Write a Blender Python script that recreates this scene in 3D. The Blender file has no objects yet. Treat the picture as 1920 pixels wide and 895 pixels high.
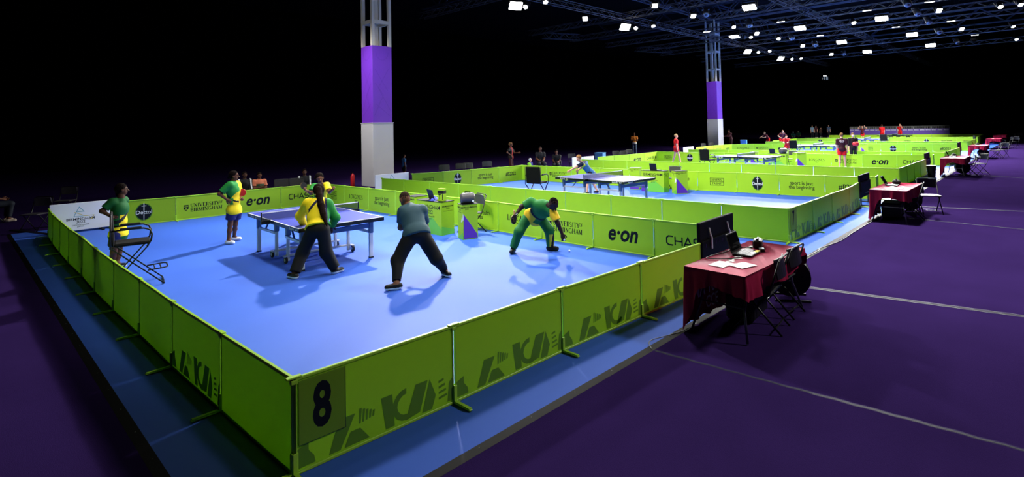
import bpy, math, random
import numpy as np
from mathutils import Vector, Matrix
random.seed(7); RS = np.random.RandomState(5)
S = bpy.context.scene
COL = S.collection

# ---------------------------------------------------------------- camera
CP = np.array([-1.54587, -3.83606, 2.35335])          # eye point, metres; court corner "8" is the origin
YAW, PITCH, ROLL = .73562, .03156, -.02248
FPX, PPX, PPY = 1025.978, 1037.263, 205.59            # focal length and principal point on a 1920 x 895 frame
_f = np.array([math.cos(PITCH)*math.cos(YAW), math.cos(PITCH)*math.sin(YAW), math.sin(PITCH)])
_r = np.array([math.sin(YAW), -math.cos(YAW), 0]); _u = np.cross(_r, _f)
RT = math.cos(ROLL)*_r + math.sin(ROLL)*_u; UP = -math.sin(ROLL)*_r + math.cos(ROLL)*_u; FW = _f
cam_d = bpy.data.cameras.new('camera'); cam = bpy.data.objects.new('camera', cam_d); COL.objects.link(cam)
cam_d.sensor_fit = 'HORIZONTAL'; cam_d.sensor_width = 36; cam_d.lens = FPX/1920*36
cam_d.shift_x = -(PPX-960)/1920; cam_d.shift_y = -(447.5-PPY)/1920
cam_d.clip_start = .05; cam_d.clip_end = 400
cam.matrix_world = Matrix(((RT[0], UP[0], -FW[0], CP[0]), (RT[1], UP[1], -FW[1], CP[1]), (RT[2], UP[2], -FW[2], CP[2]), (0, 0, 0, 1)))
S.camera = cam

# ---------------------------------------------------------------- world, exposure
W = bpy.data.worlds.new('hall_dark'); S.world = W; W.use_nodes = True
W.node_tree.nodes['Background'].inputs[0].default_value = (.5, .5, .7, 1)
W.node_tree.nodes['Background'].inputs[1].default_value = 0.0
S.view_settings.view_transform = 'Standard'; S.view_settings.look = 'None'
S.view_settings.gamma = 1; S.view_settings.exposure = 0.3; S.view_settings.use_curve_mapping = False
KEY_W, ROW_W, FAR_W = 6300, 2000, 9000       # watts of the rig's floodlights, the added fill floods included
RIG_Z = 8.5

def ray(x, y): return FW + RT*(x-PPX)/FPX - UP*(y-PPY)/FPX
def at(x, y, z=0.0):
    d = ray(x, y); return CP + d*((z-CP[2])/d[2])
def on_x(x, y, v): d = ray(x, y); return CP + d*((v-CP[0])/d[0])
def on_y(x, y, v): d = ray(x, y); return CP + d*((v-CP[1])/d[1])
def atd(x, y, depth): return CP + ray(x, y)*depth
def depth(p): return float((np.array([p[0], p[1], p[2] if len(p) > 2 else 0])-CP) @ FW)

# ---------------------------------------------------------------- materials
def lin(c): return tuple((v/255/12.92 if v/255 <= .04045 else ((v/255+.055)/1.055)**2.4) for v in c)
MATS = {}
def mk(name, rgb, rough=.5, metal=0, spec=.5, var=0, scale=8, bump=0, bscale=60, emit=0, alpha=1, trans=0, coat=0, vary_rough=0):
    if name in MATS: return MATS[name]
    m = bpy.data.materials.new(name); m.use_nodes = True; nt = m.node_tree; b = nt.nodes['Principled BSDF']
    c = lin(rgb)+(1,)
    b.inputs['Base Color'].default_value = c; b.inputs['Roughness'].default_value = rough
    b.inputs['Metallic'].default_value = metal; b.inputs['Specular IOR Level'].default_value = spec
    if coat: b.inputs['Coat Weight'].default_value = coat; b.inputs['Coat Roughness'].default_value = .15
    if alpha < 1: b.inputs['Alpha'].default_value = alpha
    if trans: b.inputs['Transmission Weight'].default_value = trans
    if emit: b.inputs['Emission Color'].default_value = (1, .97, .9, 1); b.inputs['Emission Strength'].default_value = emit
    if var or bump or vary_rough:
        tc = nt.nodes.new('ShaderNodeTexCoord')
    if var or vary_rough:
        n = nt.nodes.new('ShaderNodeTexNoise'); n.inputs['Scale'].default_value = scale; n.inputs['Detail'].default_value = 5
        nt.links.new(tc.outputs['Object'], n.inputs['Vector'])
    if var:
        mx = nt.nodes.new('ShaderNodeMix'); mx.data_type = 'RGBA'
        mx.inputs['A'].default_value = tuple(v*(1-var) for v in c[:3])+(1,); mx.inputs['B'].default_value = tuple(min(1, v*(1+var)) for v in c[:3])+(1,)
        nt.links.new(n.outputs['Fac'], mx.inputs['Factor']); nt.links.new(mx.outputs['Result'], b.inputs['Base Color'])
    if vary_rough:
        mr = nt.nodes.new('ShaderNodeMapRange'); mr.inputs['To Min'].default_value = rough-vary_rough; mr.inputs['To Max'].default_value = rough+vary_rough
        nt.links.new(n.outputs['Fac'], mr.inputs['Value']); nt.links.new(mr.outputs['Result'], b.inputs['Roughness'])
    if bump:
        n2 = nt.nodes.new('ShaderNodeTexNoise'); n2.inputs['Scale'].default_value = bscale; n2.inputs['Detail'].default_value = 3
        nt.links.new(tc.outputs['Object'], n2.inputs['Vector'])
        bp = nt.nodes.new('ShaderNodeBump'); bp.inputs['Strength'].default_value = bump; bp.inputs['Distance'].default_value = .01
        nt.links.new(n2.outputs['Fac'], bp.inputs['Height']); nt.links.new(bp.outputs['Normal'], b.inputs['Normal'])
    MATS[name] = m; return m
M = lambda n: MATS[n]
mk('carpet', (45, 29, 76), .95, spec=.0, var=.18, scale=1.3, bump=.35, bscale=220)
mk('mat_blue', (58, 101, 206), .6, spec=.26, var=.05, scale=.7, bump=.05, bscale=150, vary_rough=.05)
mk('edging', (16, 13, 10), .6, spec=.2, var=.3, scale=9)
mk('bolt', (190, 190, 185), .3, metal=1)
mk('strip_grey', (76, 70, 94), .6, spec=.2, var=.2, scale=3)
mk('green', (172, 218, 44), .5, spec=.35, var=.04, scale=3)
def translucent(name, rgb, f):
    nt = M(name).node_tree; b = nt.nodes['Principled BSDF']; o = nt.nodes['Material Output']; t = nt.nodes.new('ShaderNodeBsdfTranslucent'); t.inputs[0].default_value = lin(rgb)+(1,)
    m = nt.nodes.new('ShaderNodeMixShader'); m.inputs[0].default_value = f; nt.links.new(b.outputs[0], m.inputs[1]); nt.links.new(t.outputs[0], m.inputs[2]); nt.links.new(m.outputs[0], o.inputs[0])
translucent('green', (165, 205, 40), .28)
mk('green_out', (128, 178, 30), .45, spec=.4, var=.06, scale=3)
mk('green_rail', (164, 214, 52), .4)
mk('green_dark', (112, 160, 40), .5)
mk('green_mid', (104, 190, 56), .5)
mk('green_sign', (152, 190, 52), .45)
mk('ink', (10, 17, 24), .6, spec=.2)
mk('ink_green', (52, 84, 24), .5)
translucent('green_dark', (112, 150, 38), .3); translucent('green_sign', (170, 205, 60), .5)
mk('white_print', (236, 240, 235), .5)
mk('purple_print', (88, 40, 160), .5)
mk('banner_white', (226, 226, 236), .45)
mk('teal_line', (70, 150, 175), .5); mk('gold_line', (200, 178, 60), .5)
mk('table_blue', (58, 70, 168), .4, spec=.5, var=.03)
mk('black_edge', (9, 10, 14), .3); mk('line_white', (235, 235, 240), .4)
mk('leg_white', (206, 208, 212), .3, spec=.6); mk('leg_blue', (78, 100, 138), .35, metal=.2)
mk('net_mesh', (24, 30, 40), .7, alpha=.45); mk('rubber', (14, 14, 15), .6)
mk('black_cloth', (8, 8, 9), .85, spec=.2, bump=.2, bscale=90); mk('black_metal', (9, 9, 10), .45, spec=.35); mk('black_plastic', (11, 11, 13), .5, spec=.35)
mk('grey_metal', (110, 112, 116), .35, metal=.7); mk('grey_seat', (70, 70, 66), .6)
mk('chair_grey', (74, 72, 74), .45, spec=.4)
mk('red_cloth', (152, 22, 62), .65, spec=.14, var=.06, bump=.12, bscale=14)
mk('paper', (240, 240, 236), .6); mk('keys', (120, 122, 124), .5); mk('screen', (10, 11, 14), .15); mk('sticker', (225, 215, 70), .6)
mk('column_white', (178, 176, 180), .6, var=.05, scale=2, bump=.08, bscale=40); mk('column_purple', (104, 48, 176), .4, spec=.5)
mk('column_purple_line', (92, 40, 160), .4, spec=.5); mk('column_steel', (188, 184, 170), .5, var=.12, scale=3)
mk('truss_alu', (74, 70, 70), .55, metal=.4); mk('roof_steel', (40, 44, 60), .6); mk('roof_dark', (10, 10, 13), .9, spec=.1); mk('drape', (4, 4, 5), 1, spec=0)
mk('lens', (255, 255, 255), .4, emit=26); mk('lens_small', (255, 255, 255), .4, emit=14); mk('housing', (14, 14, 16), .5)
mk('blue_box', (70, 130, 190), .5); mk('purple_fence', (104, 78, 170), .55); mk('exit_white', (200, 205, 180), .5, emit=.06)
mk('towel_blue', (66, 80, 190), .8); mk('tape', (90, 96, 120), .4, spec=.4, alpha=.1); mk('tape_dark', (18, 14, 34), .7, spec=.15); mk('cable', (170, 170, 175), .5); mk('board_black', (5, 5, 7), .7, spec=.12)
mk('bat_red', (190, 24, 34), .5); mk('bat_black', (16, 16, 22), .5); mk('wood', (186, 140, 84), .5); mk('ball', (250, 250, 250), .35)
mk('steel_bar', (170, 172, 165), .4, metal=.6)

# ---------------------------------------------------------------- builders
def put(name, data, parent=None, loc=None, kind=None):
    o = bpy.data.objects.new(name, data); COL.objects.link(o)
    if parent is not None: o.parent = parent
    if loc is not None: o.location = loc
    if kind: o['kind'] = kind
    return o
def tag(o, label, cat, group=None):
    o['label'] = label; o['category'] = cat
    if group: o['group'] = group
    return o
def thing(name, label, cat, loc=(0, 0, 0), rz=0, group=None, sx=1):
    o = put(name, None); o.location = tuple(float(v) for v in loc); o.rotation_euler = (0, 0, rz); o.scale = (sx, 1, 1)
    o.empty_display_size = .1
    return tag(o, label, cat, group)
def copy_tree(o, parent=None):
    c = o.copy(); COL.objects.link(c); c.parent = parent
    for ch in o.children: copy_tree(ch, c)
    return c

class MB:
    def __init__(s): s.v = []; s.f = []
    def add(s, v, f, Mx=None):
        n = len(s.v)
        if Mx is not None: v = [tuple(Mx @ Vector(p)) for p in v]
        s.v += [tuple(map(float, p)) for p in v]; s.f += [tuple(i+n for i in q) for q in f]; return s
    def box(s, c, d, rz=0, ch=0, Mx=None):
        hx, hy, hz = d[0]/2, d[1]/2, d[2]/2
        if ch:
            ch = min(ch, hx*.9, hy*.9, hz*.9)
            v = []; idx = {}
            for sx in (-1, 1):
                for sy in (-1, 1):
                    for sz in (-1, 1):
                        for a in range(3):
                            p = [sx*hx, sy*hy, sz*hz]
                            for b in range(3):
                                if b != a: p[b] -= (sx, sy, sz)[b]*ch
                            idx[sx, sy, sz, a] = len(v); v.append(p)
            f = []
            g = lambda a, sg, p, q: idx[tuple([(sg if k == a else (p if k == [x for x in range(3) if x != a][0] else q)) for k in range(3)])+(a,)]
            for a in range(3):
                for sg in (-1, 1):
                    q = [g(a, sg, -1, -1), g(a, sg, 1, -1), g(a, sg, 1, 1), g(a, sg, -1, 1)]
                    f.append(q if (sg > 0) != (a == 1) else q[::-1])
            for a in range(3):
                b, c2 = [x for x in range(3) if x != a]
                for sb in (-1, 1):
                    for sc_ in (-1, 1):
                        def k(sa, ax):
                            t = [0, 0, 0]; t[a] = sa; t[b] = sb; t[c2] = sc_; return idx[tuple(t)+(ax,)]
                        f.append([k(-1, b), k(1, b), k(1, c2), k(-1, c2)])
            for sx in (-1, 1):
                for sy in (-1, 1):
                    for sz in (-1, 1): f.append([idx[sx, sy, sz, 0], idx[sx, sy, sz, 1], idx[sx, sy, sz, 2]])
        else:
            v = [(sx*hx, sy*hy, sz*hz) for sx in (-1, 1) for sy in (-1, 1) for sz in (-1, 1)]
            f = [(0, 1, 3, 2), (4, 6, 7, 5), (0, 4, 5, 1), (2, 3, 7, 6), (0, 2, 6, 4), (1, 5, 7, 3)]
        T = Matrix.Translation(c) @ Matrix.Rotation(rz, 4, 'Z')
        if Mx is not None: T = Mx @ T
        return s.add(v, f, T)
    def beam(s, a, b, w, h=None, up=(0, 0, 1), ch=0):
        a = Vector(a); b = Vector(b); d = b-a; L = d.length
        z = d.normalized(); u = Vector(up)
        if abs(z.dot(u)) > .98: u = Vector((1, 0, 0))
        x = u.cross(z).normalized(); y = z.cross(x)
        Mx = Matrix.Translation((a+b)/2) @ Matrix((x, y, z)).transposed().to_4x4()
        return s.box((0, 0, 0), (w, h or w, L), ch=ch, Mx=Mx)
    def tube(s, pts, r, n=8, closed=False):
        P = [Vector(p) for p in pts]; m = len(P)
        rs = r if isinstance(r, (list, tuple)) else [r]*m
        v = []; f = []; prev = None
        for i, p in enumerate(P):
            if closed: t = P[(i+1) % m]-P[i-1]
            else: t = (P[min(i+1, m-1)]-P[max(i-1, 0)])
            t.normalize()
            if prev is None:
                u = Vector((0, 0, 1)) if abs(t.z) < .9 else Vector((1, 0, 0))
                x = u.cross(t).normalized()
            else:
                x = (prev-t*prev.dot(t)).normalized()
            prev = x; y = t.cross(x)
            for k in range(n):
                a = 2*math.pi*k/n; v.append(tuple(p+(x*math.cos(a)+y*math.sin(a))*rs[i]))
        for i in range(m if closed else m-1):
            j = (i+1) % m
            for k in range(n): f.append((i*n+k, i*n+(k+1) % n, j*n+(k+1) % n, j*n+k))
        if not closed: f.append(tuple(range(n))[::-1]); f.append(tuple((m-1)*n+k for k in range(n)))
        return s.add(v, f)
    def lathe(s, prof, n=20, c=(0, 0, 0), Mx=None):
        v = []; f = []
        for r, z in prof:
            for k in range(n):
                a = 2*math.pi*k/n; v.append((r*math.cos(a), r*math.sin(a), z))
        for i in range(len(prof)-1):
            for k in range(n): f.append((i*n+k, i*n+(k+1) % n, (i+1)*n+(k+1) % n, (i+1)*n+k))
        f.append(tuple(range(n))[::-1]); f.append(tuple((len(prof)-1)*n+k for k in range(n)))
        T = Matrix.Translation(c)
        if Mx is not None: T = Mx @ T
        return s.add(v, f, T)
    def prism(s, poly, t0, t1, Mx=None):      # polygon in x,z; extruded along y
        n = len(poly); v = [(x, t0, z) for x, z in poly]+[(x, t1, z) for x, z in poly]
        f = [tuple(range(n)), tuple(range(n, 2*n))[::-1]]+[(i, i+n, (i+1) % n+n, (i+1) % n) for i in range(n)]
        return s.add(v, f, Mx)
    def flat(s, poly, y=0, Mx=None): return s.add([(x, y, z) for x, z in poly], [tuple(range(len(poly)))], Mx)
    def mesh(s, name, mat, smooth=False):
        me = bpy.data.meshes.new(name); me.from_pydata(s.v, [], s.f); me.update()
        for m in (mat if isinstance(mat, (list, tuple)) else [mat]): me.materials.append(M(m) if isinstance(m, str) else m)
        if smooth: me.polygons.foreach_set('use_smooth', [True]*len(me.polygons))
        return me
    def build(s, name, mat, parent=None, smooth=False, loc=None, kind=None):
        return put(name, s.mesh(name, mat, smooth), parent, loc, kind)

def recess_fix(): pass
ORD = ['first', 'second', 'third', 'fourth', 'fifth', 'sixth', 'seventh', 'eighth', 'ninth', 'tenth', 'eleventh', 'twelfth', 'thirteenth', 'fourteenth', 'fifteenth', 'sixteenth', 'seventeenth', 'eighteenth', 'nineteenth', 'twentieth', 'twenty-first', 'twenty-second', 'twenty-third', 'twenty-fourth', 'twenty-fifth']

# ---------------------------------------------------------------- lettering
_TX = {}
def txt2d(s, size=1, bold=0, shear=0, sx=1, align='CENTER'):
    """flat lettering from the built-in face: vertices in x,z and faces"""
    k = (s, bold, shear, align)
    if k not in _TX:
        cu = bpy.data.curves.new('t', 'FONT'); cu.body = s; cu.offset = bold; cu.shear = shear; cu.align_x = align; cu.align_y = 'CENTER'; cu.resolution_u = 3; cu.fill_mode = 'FRONT'
        o = bpy.data.objects.new('t', cu); COL.objects.link(o)
        dg = bpy.context.evaluated_depsgraph_get(); me = bpy.data.meshes.new_from_object(o.evaluated_get(dg))
        _TX[k] = ([(v.co.x, v.co.y) for v in me.vertices], [tuple(p.vertices) for p in me.polygons])
        bpy.data.objects.remove(o); bpy.data.curves.remove(cu); bpy.data.meshes.remove(me)
    v, f = _TX[k]; return [(x*size*sx, y*size) for x, y in v], f
def wr(mb, s, x, z, size, y=0, bold=0, shear=0, sx=1, align='CENTER', Mx=None):
    v, f = txt2d(s, size, bold, shear, sx, align); return mb.add([(x+a, y, z+b) for a, b in v], f, Mx)
def stroke(mb, pts, w, y=0, closed=False, Mx=None):
    n = len(pts); P = [Vector(p) for p in pts]; v = []; f = []
    for i, p in enumerate(P):
        a = P[i-1] if (i or closed) else p; b = P[(i+1) % n] if (i < n-1 or closed) else p
        d1 = (p-a); d2 = (b-p)
        d1 = d1.normalized() if d1.length > 1e-9 else d2.normalized(); d2 = d2.normalized() if d2.length > 1e-9 else d1
        t = (d1+d2); t = t.normalized() if t.length > 1e-6 else d1
        nn = Vector((-t.y, t.x)); k = 1/max(.45, abs(nn.dot(Vector((-d1.y, d1.x)))))
        v += [(p.x+nn.x*w/2*k, y, p.y+nn.y*w/2*k), (p.x-nn.x*w/2*k, y, p.y-nn.y*w/2*k)]
    m = n if closed else n-1
    for i in range(m):
        j = (i+1) % n; f.append((2*i, 2*i+1, 2*j+1, 2*j))
    return mb.add(v, f, Mx)
def arc(cx, cz, rx, rz, a0, a1, n=14): return [(cx+rx*math.cos(math.radians(a0+(a1-a0)*i/n)), cz+rz*math.sin(math.radians(a0+(a1-a0)*i/n))) for i in range(n+1)]
TK, TN = .19, .08
def glyph(ch):        # serif capitals, unit height: list of (polyline, width), advance
    V = lambda x, a=0, b=1, w=TK: ([(x, a), (x, b)], w)
    H = lambda x0, x1, z, w=TN: ([(x0, z), (x1, z)], w)
    sf = lambda x, z: ([(x-.13, z), (x+.13, z)], .05)
    t, b = .975, .025
    G = {
     'L': ([V(.2), sf(.2, t), H(.05, .66, .03), ([(.66, 0), (.66, .24)], .06)], .74),
     'O': ([(arc(.42, .5, .34, .46, 0, 360), .11)], .86),
     'N': ([V(.18, w=.06), ([(.16, .97), (.72, .03)], TK), V(.72, w=.06), sf(.18, b), sf(.12, t), sf(.72, t)], .92),
     'G': ([(arc(.42, .5, .34, .46, 45, 325), .11), V(.72, 0, .42, .12), sf(.72, .44)], .88),
     'I': ([V(.2), sf(.2, t), sf(.2, b)], .42),
     'E': ([V(.2), H(.07, .64, t), H(.2, .5, .52), H(.07, .66, b), ([(.64, .8), (.64, 1)], .06), ([(.67, 0), (.67, .22)], .06)], .76),
     'S': ([([(.56, .8)]+arc(.34, .74, .22, .22, 40, 240)+arc(.36, .26, .24, .23, 60, -150), .11)], .7),
     'U': ([V(.18, .3, 1), (arc(.42, .32, .24, .29, 180, 360), .1), V(.67, .3, 1, .06), sf(.18, t), sf(.67, t)], .84),
     'V': ([([(.1, 1), (.42, .02)], TK), ([(.42, .02), (.72, 1)], .06), sf(.1, t), sf(.72, t)], .82),
     'R': ([V(.2), H(.07, .4, t), H(.2, .4, .5), (arc(.4, .735, .2, .24, 90, -90), .12), ([(.36, .5), (.72, .02)], .13), sf(.2, b)], .8),
     'T': ([V(.38), H(.04, .72, t), sf(.38, b), ([(.05, .78), (.05, 1)], .06), ([(.71, .78), (.71, 1)], .06)], .76),
     'Y': ([V(.4, 0, .48), ([(.08, 1), (.4, .46)], TK), ([(.4, .46), (.7, 1)], .06), sf(.08, t), sf(.7, t), sf(.4, b)], .78),
     'F': ([V(.2), H(.07, .62, t), H(.2, .5, .52), sf(.2, b), ([(.62, .8), (.62, 1)], .06)], .68),
     'B': ([V(.2), H(.07, .4, t), H(.2, .42, .52), H(.07, .42, b), (arc(.4, .745, .19, .225, 90, -90), .11), (arc(.42, .27, .23, .245, 90, -90), .12)], .78),
     'M': ([V(.16, w=.06), ([(.16, .98), (.47, .05)], TK), ([(.47, .05), (.78, .98)], .06), V(.8), sf(.16, b), sf(.8, b), sf(.1, t), sf(.84, t)], .98),
     'H': ([V(.18), V(.72), H(.18, .72, .52), sf(.18, t), sf(.18, b), sf(.72, t), sf(.72, b)], .92),
     'A': ([([(.08, 0), (.4, .98)], .06), ([(.4, .98), (.72, 0)], TK), H(.2, .6, .34), sf(.08, b), sf(.72, b)], .8)}
    return G[ch]
def serif(mb, s, x, z, h, y=0, align='C', Mx=None):
    wd = sum(glyph(c)[1] for c in s)*h; x0 = x-wd/2 if align == 'C' else x
    for c in s:
        st, adv = glyph(c)
        for pl, w in st: stroke(mb, [(x0+a*h, z+(b-.5)*h) for a, b in pl], w*h, y, Mx=Mx)
        x0 += adv*h
    return x0

def prints(kind):
    """name -> list of (MB, material); drawn on the plane y=0 about x,z = 0,0 for a 1.4 x .66 board"""
    A = MB(); out = [(A, 'ink')]
    if kind == 'dettol':
        A.flat(arc(0, 0, .185, .225, 0, 360, 40)[:-1], 0); B = MB(); C = MB()
        stroke(B, arc(0, 0, .173, .212, 0, 360, 40)[:-1], .006, -.001, True)
        wr(C, 'Dettol', 0, -.012, .135, -.0015, bold=.012)
        C.flat([(-.008, .3*.86-.02), (.008, .3*.86-.02), (.01, .03), (-.01, .03)], -.0015); C.flat([(-.05, .15), (.05, .15), (.05, .165), (-.05, .165)], -.0016)
        C.flat([(-.01, -.07), (.01, -.07), (.004, -.215), (-.004, -.215)], -.0015)
        out += [(B, 'green_mid'), (C, 'white_print')]
    elif kind == 'eon':
        wr(A, 'e·on', 0, .0, .42, 0, bold=.028, shear=.25, sx=.92)
    elif kind == 'chase':
        def P(x, pts, cl=False): stroke(A, [(x+a*.15, -.075+b*.15) for a, b in pts], .026, 0, cl)
        x = -.44
        P(x, [(.85, 1), (.25, 1), (0, .78), (0, .22), (.25, 0), (.85, 0)]); x += .165
        P(x, [(0, 0), (0, 1)]); P(x, [(.9, 0), (.9, 1)]); P(x, [(0, .5), (.9, .5)]); x += .17
        P(x, [(0, 0), (.5, 1), (1, 0)]); P(x, [(.2, .28), (.8, .28)]); x += .185
        P(x, [(.85, 1), (.2, 1), (.02, .86), (.02, .64), (.2, .5), (.7, .5), (.88, .36), (.88, .14), (.7, 0), (0, 0)]); x += .17
        P(x, [(.9, 1), (0, 1), (0, 0), (.9, 0)]); P(x, [(0, .5), (.8, .5)]); x += .19
        for k in range(4):
            a = math.radians(90*k+22); c, s_ = math.cos(a), math.sin(a)
            A.flat([(x+.075+(px*c-pz*s_), px*s_+pz*c) for px, pz in ((-.045, .03), (.02, .03), (.05, .075), (-.045, .075))], 0)
    elif kind == 'severn':
        for z, w in ((.062, 'SEVERN'), (-.062, 'TRENT')):
            stroke(A, [(-.24, z-.06), (.24, z-.06), (.24, z+.06), (-.24, z+.06)], .013, 0, True); wr(A, w, 0, z-.002, .088, -.0005, bold=.012, sx=1.3)
    elif kind == 'longines':
        serif(A, 'LONGINES', 0, .03, .125)
        for s in (-1, 1):
            for k in range(3): stroke(A, [(s*.015, -.085-.012*k), (s*(.11-.02*k), -.06-.014*k)], .006)
        A.flat([(-.018, -.06), (.018, -.06), (0, -.085)], 0); A.flat([(0, -.085), (.018, -.115), (-.018, -.115)], 0)
    elif kind == 'uob':
        A.flat([(-.52, .075), (-.40, .075), (-.40, -.02), (-.46, -.09), (-.52, -.02)], 0)
        B = MB(); stroke(B, [(-.505, .03), (-.415, .03)], .014, -.001); stroke(B, [(-.46, .0), (-.46, -.06)], .02, -.001); out.append((B, 'green'))
        x = serif(A, 'UNIVERSITY', -.36, .055, .1, align='L'); serif(A, 'OF', x-.01, .07, .062, align='L')
        serif(A, 'BIRMINGHAM', -.36, -.07, .1, align='L')
    elif kind == 'sport':
        wr(A, 'sport is just', 0, .07, .155, bold=.014, sx=.95); wr(A, 'the beginning', 0, -.06, .155, bold=.014, sx=.95)
    elif kind == 'b2022': wr(A, '#B2022', 0, 0, .22, bold=.018, sx=.86)
    elif kind == 'games':
        wr(A, 'commonwealth', 0, .05, .14, bold=.012, sx=.95); wr(A, 'games', 0, -.055, .14, bold=.012, sx=.95)
    elif kind == 'pattern':
        A = MB(); out = [(A, 'green_dark')]
        z0 = -.29
        def pg(*p): A.flat([(x, z0+z) for x, z in p], 0)
        pg((-.68, 0), (-.55, .0), (-.56, .05), (-.6, .1), (-.6, .16), (-.68, .13))
        pg((-.45, 0), (-.36, 0), (-.24, .22), (-.37, .22)); pg((-.33, .0), (-.12, .0), (-.2, .1), (-.28, .1))
        for k in range(5): pg((-.21+.028*k, .13+.004*k), (-.195+.028*k, .13+.004*k), (-.185+.028*k, .24-.012*k), (-.205+.028*k, .24-.012*k))
        pg((.02, .0), (.1, .0), (.08, .25), (-.02, .25)); A.add([(x, 0, z0+z) for x, z in arc(.21, .13, .13, .125, 90, 320, 10)]+[(x, 0, z0+z) for x, z in arc(.21, .13, .085, .08, 90, 320, 10)], [(i, i+1, i+12, i+11) for i in range(10)])
        pg((.2, .0), (.34, .02), (.42, .25), (.3, .25)); pg((.36, .0), (.46, .0), (.5, .1), (.44, .25))
        for k in range(4): pg((.53, .05+.045*k), (.62-.012*k, .06+.045*k), (.62-.012*k, .08+.045*k), (.53, .07+.045*k))
        pg((.62, .0), (.69, .0), (.69, .2), (.64, .16))
    elif kind == 'eight':
        wr(A, '8', 0, 0, .42, bold=.035, sx=.66)
    elif kind == 'seven':
        wr(A, '7', 0, .03, .4, bold=.02, sx=.6); A.flat([(-.12, -.2), (.12, -.2), (.12, -.19), (-.12, -.19)], 0)
    elif kind == 'banner':
        B, C = MB(), MB()
        stroke(B, [(-.10, .13), (-.035, .27), (.075, .13), (-.10, .13)], .014); stroke(B, [(-.15, .0), (-.115, .1)], .014); stroke(B, [(-.155, .0), (.06, .0)], .012)
        stroke(C, [(-.14, .13), (.09, .0), (.3, .0), (.25, -.1), (.2, -.12)], .013, -.0004)
        wr(A, 'BIRMINGHAM', 0, -.08, .105, bold=.012); wr(A, '2022', 0, -.165, .105, bold=.012); wr(A, 'commonwealth', 0, -.245, .062); wr(A, 'games', 0, -.29, .062)
        out += [(B, 'teal_line'), (C, 'gold_line')]
    return out
PR = {}
def put_print(kind, parent, y, x=0, z=.33, name='printed_logo', sc=1):
    if kind not in PR: PR[kind] = [(a.mesh(name, m), m) for a, m in prints(kind)]
    first = None
    for me, m in PR[kind]:
        if not len(me.polygons): continue
        o = put(name, me, parent, (x, y, z)); o.scale = (sc, 1, sc)
        first = first or o
    return first
# ---------------------------------------------------------------- the hall
def struct(name, mb, mat, **k): return mb.build(name, mat, kind='structure', **k)
struct('floor', MB().box((45, 8, -.062), (170, 80, .1)), 'carpet')
struct('ceiling', MB().box((45, 8, 13.6), (170, 80, .1)), 'roof_dark')
struct('wall_back', MB().box((45, 48, 6.7), (170, .1, 13.6)), 'drape')
struct('wall_front', MB().box((45, -32, 6.7), (170, .1, 13.6)), 'drape')
struct('wall_left', MB().box((-40, 8, 6.7), (.1, 80, 13.6)), 'drape')
struct('wall_right', MB().box((130, 8, 6.7), (.1, 80, 13.6)), 'drape')
MX0, MX1, MY0, MY1 = -.5, 70.5, -.6, 15.3
fm = struct('floor_mat', MB().box(((MX0+MX1)/2, (MY0+MY1)/2, -.0035), (MX1-MX0, MY1-MY0, .007)), 'mat_blue')
fm['label'] = 'blue vinyl sports mat covering the floor under all the courts'
# edging strips of the mat, with their screw heads
e1 = struct('trim_1', MB().add([(MX0-.02, MY0, .003), (MX1, MY0, .003), (MX1, MY0-.075, -.011), (MX0-.075, MY0-.075, -.011), (MX0-.02, MY0, -.012), (MX1, MY0, -.012)], [(0, 3, 2, 1), (0, 1, 5, 4), (0, 4, 3), (1, 2, 5)]), 'edging')
e2 = struct('trim_2', MB().add([(MX0, MY0-.02, .003), (MX0, MY1, .003), (MX0-.075, MY1, -.011), (MX0-.075, MY0-.075, -.011), (MX0, MY0, -.012), (MX0, MY1, -.012)], [(0, 1, 2, 3), (0, 4, 5, 1)]), 'edging')
for e, pts in ((e1, [(x, MY0-.03) for x in np.arange(0, 24, .55)]), (e2, [(MX0-.03, y) for y in np.arange(0, 15, .55)])):
    b = MB()
    for x, y in pts: b.lathe([(.006, 0), (.004, .004)], 6, (x, y, -.003))
    b.build('screw_heads', 'bolt', e, kind='stuff')
# taped seams on the purple carpet
def tape(label, a, b, w, mats, gap=0):
    a = Vector((a[0], a[1], 0)); b = Vector((b[0], b[1], 0)); d = (b-a).normalized(); n = Vector((-d.y, d.x, 0))
    t = thing('floor_tape', label, 'tape', (a.x, a.y, -.012))
    k = 0
    for off, ww, m in mats:
        q = MB(); N = 40
        v = []
        for i in range(N+1):
            p = (b-a)*(i/N)+n*(off+.006*math.sin(i*1.7+off*50)); v += [tuple(p+n*ww/2+Vector((0, 0, .002+k*.0006))), tuple(p-n*ww/2+Vector((0, 0, .002+k*.0006)))]
        q.add(v, [(2*i, 2*i+1, 2*i+3, 2*i+2) for i in range(N)]); q.build('tape_strip', m, t); k += 1
tape('clear glossy tape seam on purple carpet running from near red table to lower right', at(1228, 656), at(1935, 846), .05, [(0, .016, 'tape_dark'), (0, .05, 'tape')])
tape('double pale tape seam on purple carpet beside the black drum fan', at(1518, 538), at(1990, 601), .06, [(0, .035, 'tape_dark'), (.04, .014, 'strip_grey'), (-.04, .014, 'strip_grey')])
tape('pale tape seam on purple carpet behind the lone folding chair', at(1708, 386), at(1925, 396), .06, [(0, .05, 'tape_dark'), (.05, .03, 'tape')])
tape('dark carpet seam in front of the second red table', at(1700, 408), at(1925, 430), .04, [(0, .04, 'tape_dark')])
tape('dark carpet seam beside the third red table', at(1800, 326), at(1925, 334), .04, [(0, .05, 'tape_dark')])
q = MB(); q.box((0, 0, .004), (.12, 2.2, .008)); o = q.build('cable_cover', 'tape_dark'); o.location = tuple(at(63, 436)); o.location.z = 0; o.rotation_euler.z = .3
tag(o, 'dark cable cover lying on the blue mat behind white banner', 'cable cover')
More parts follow.
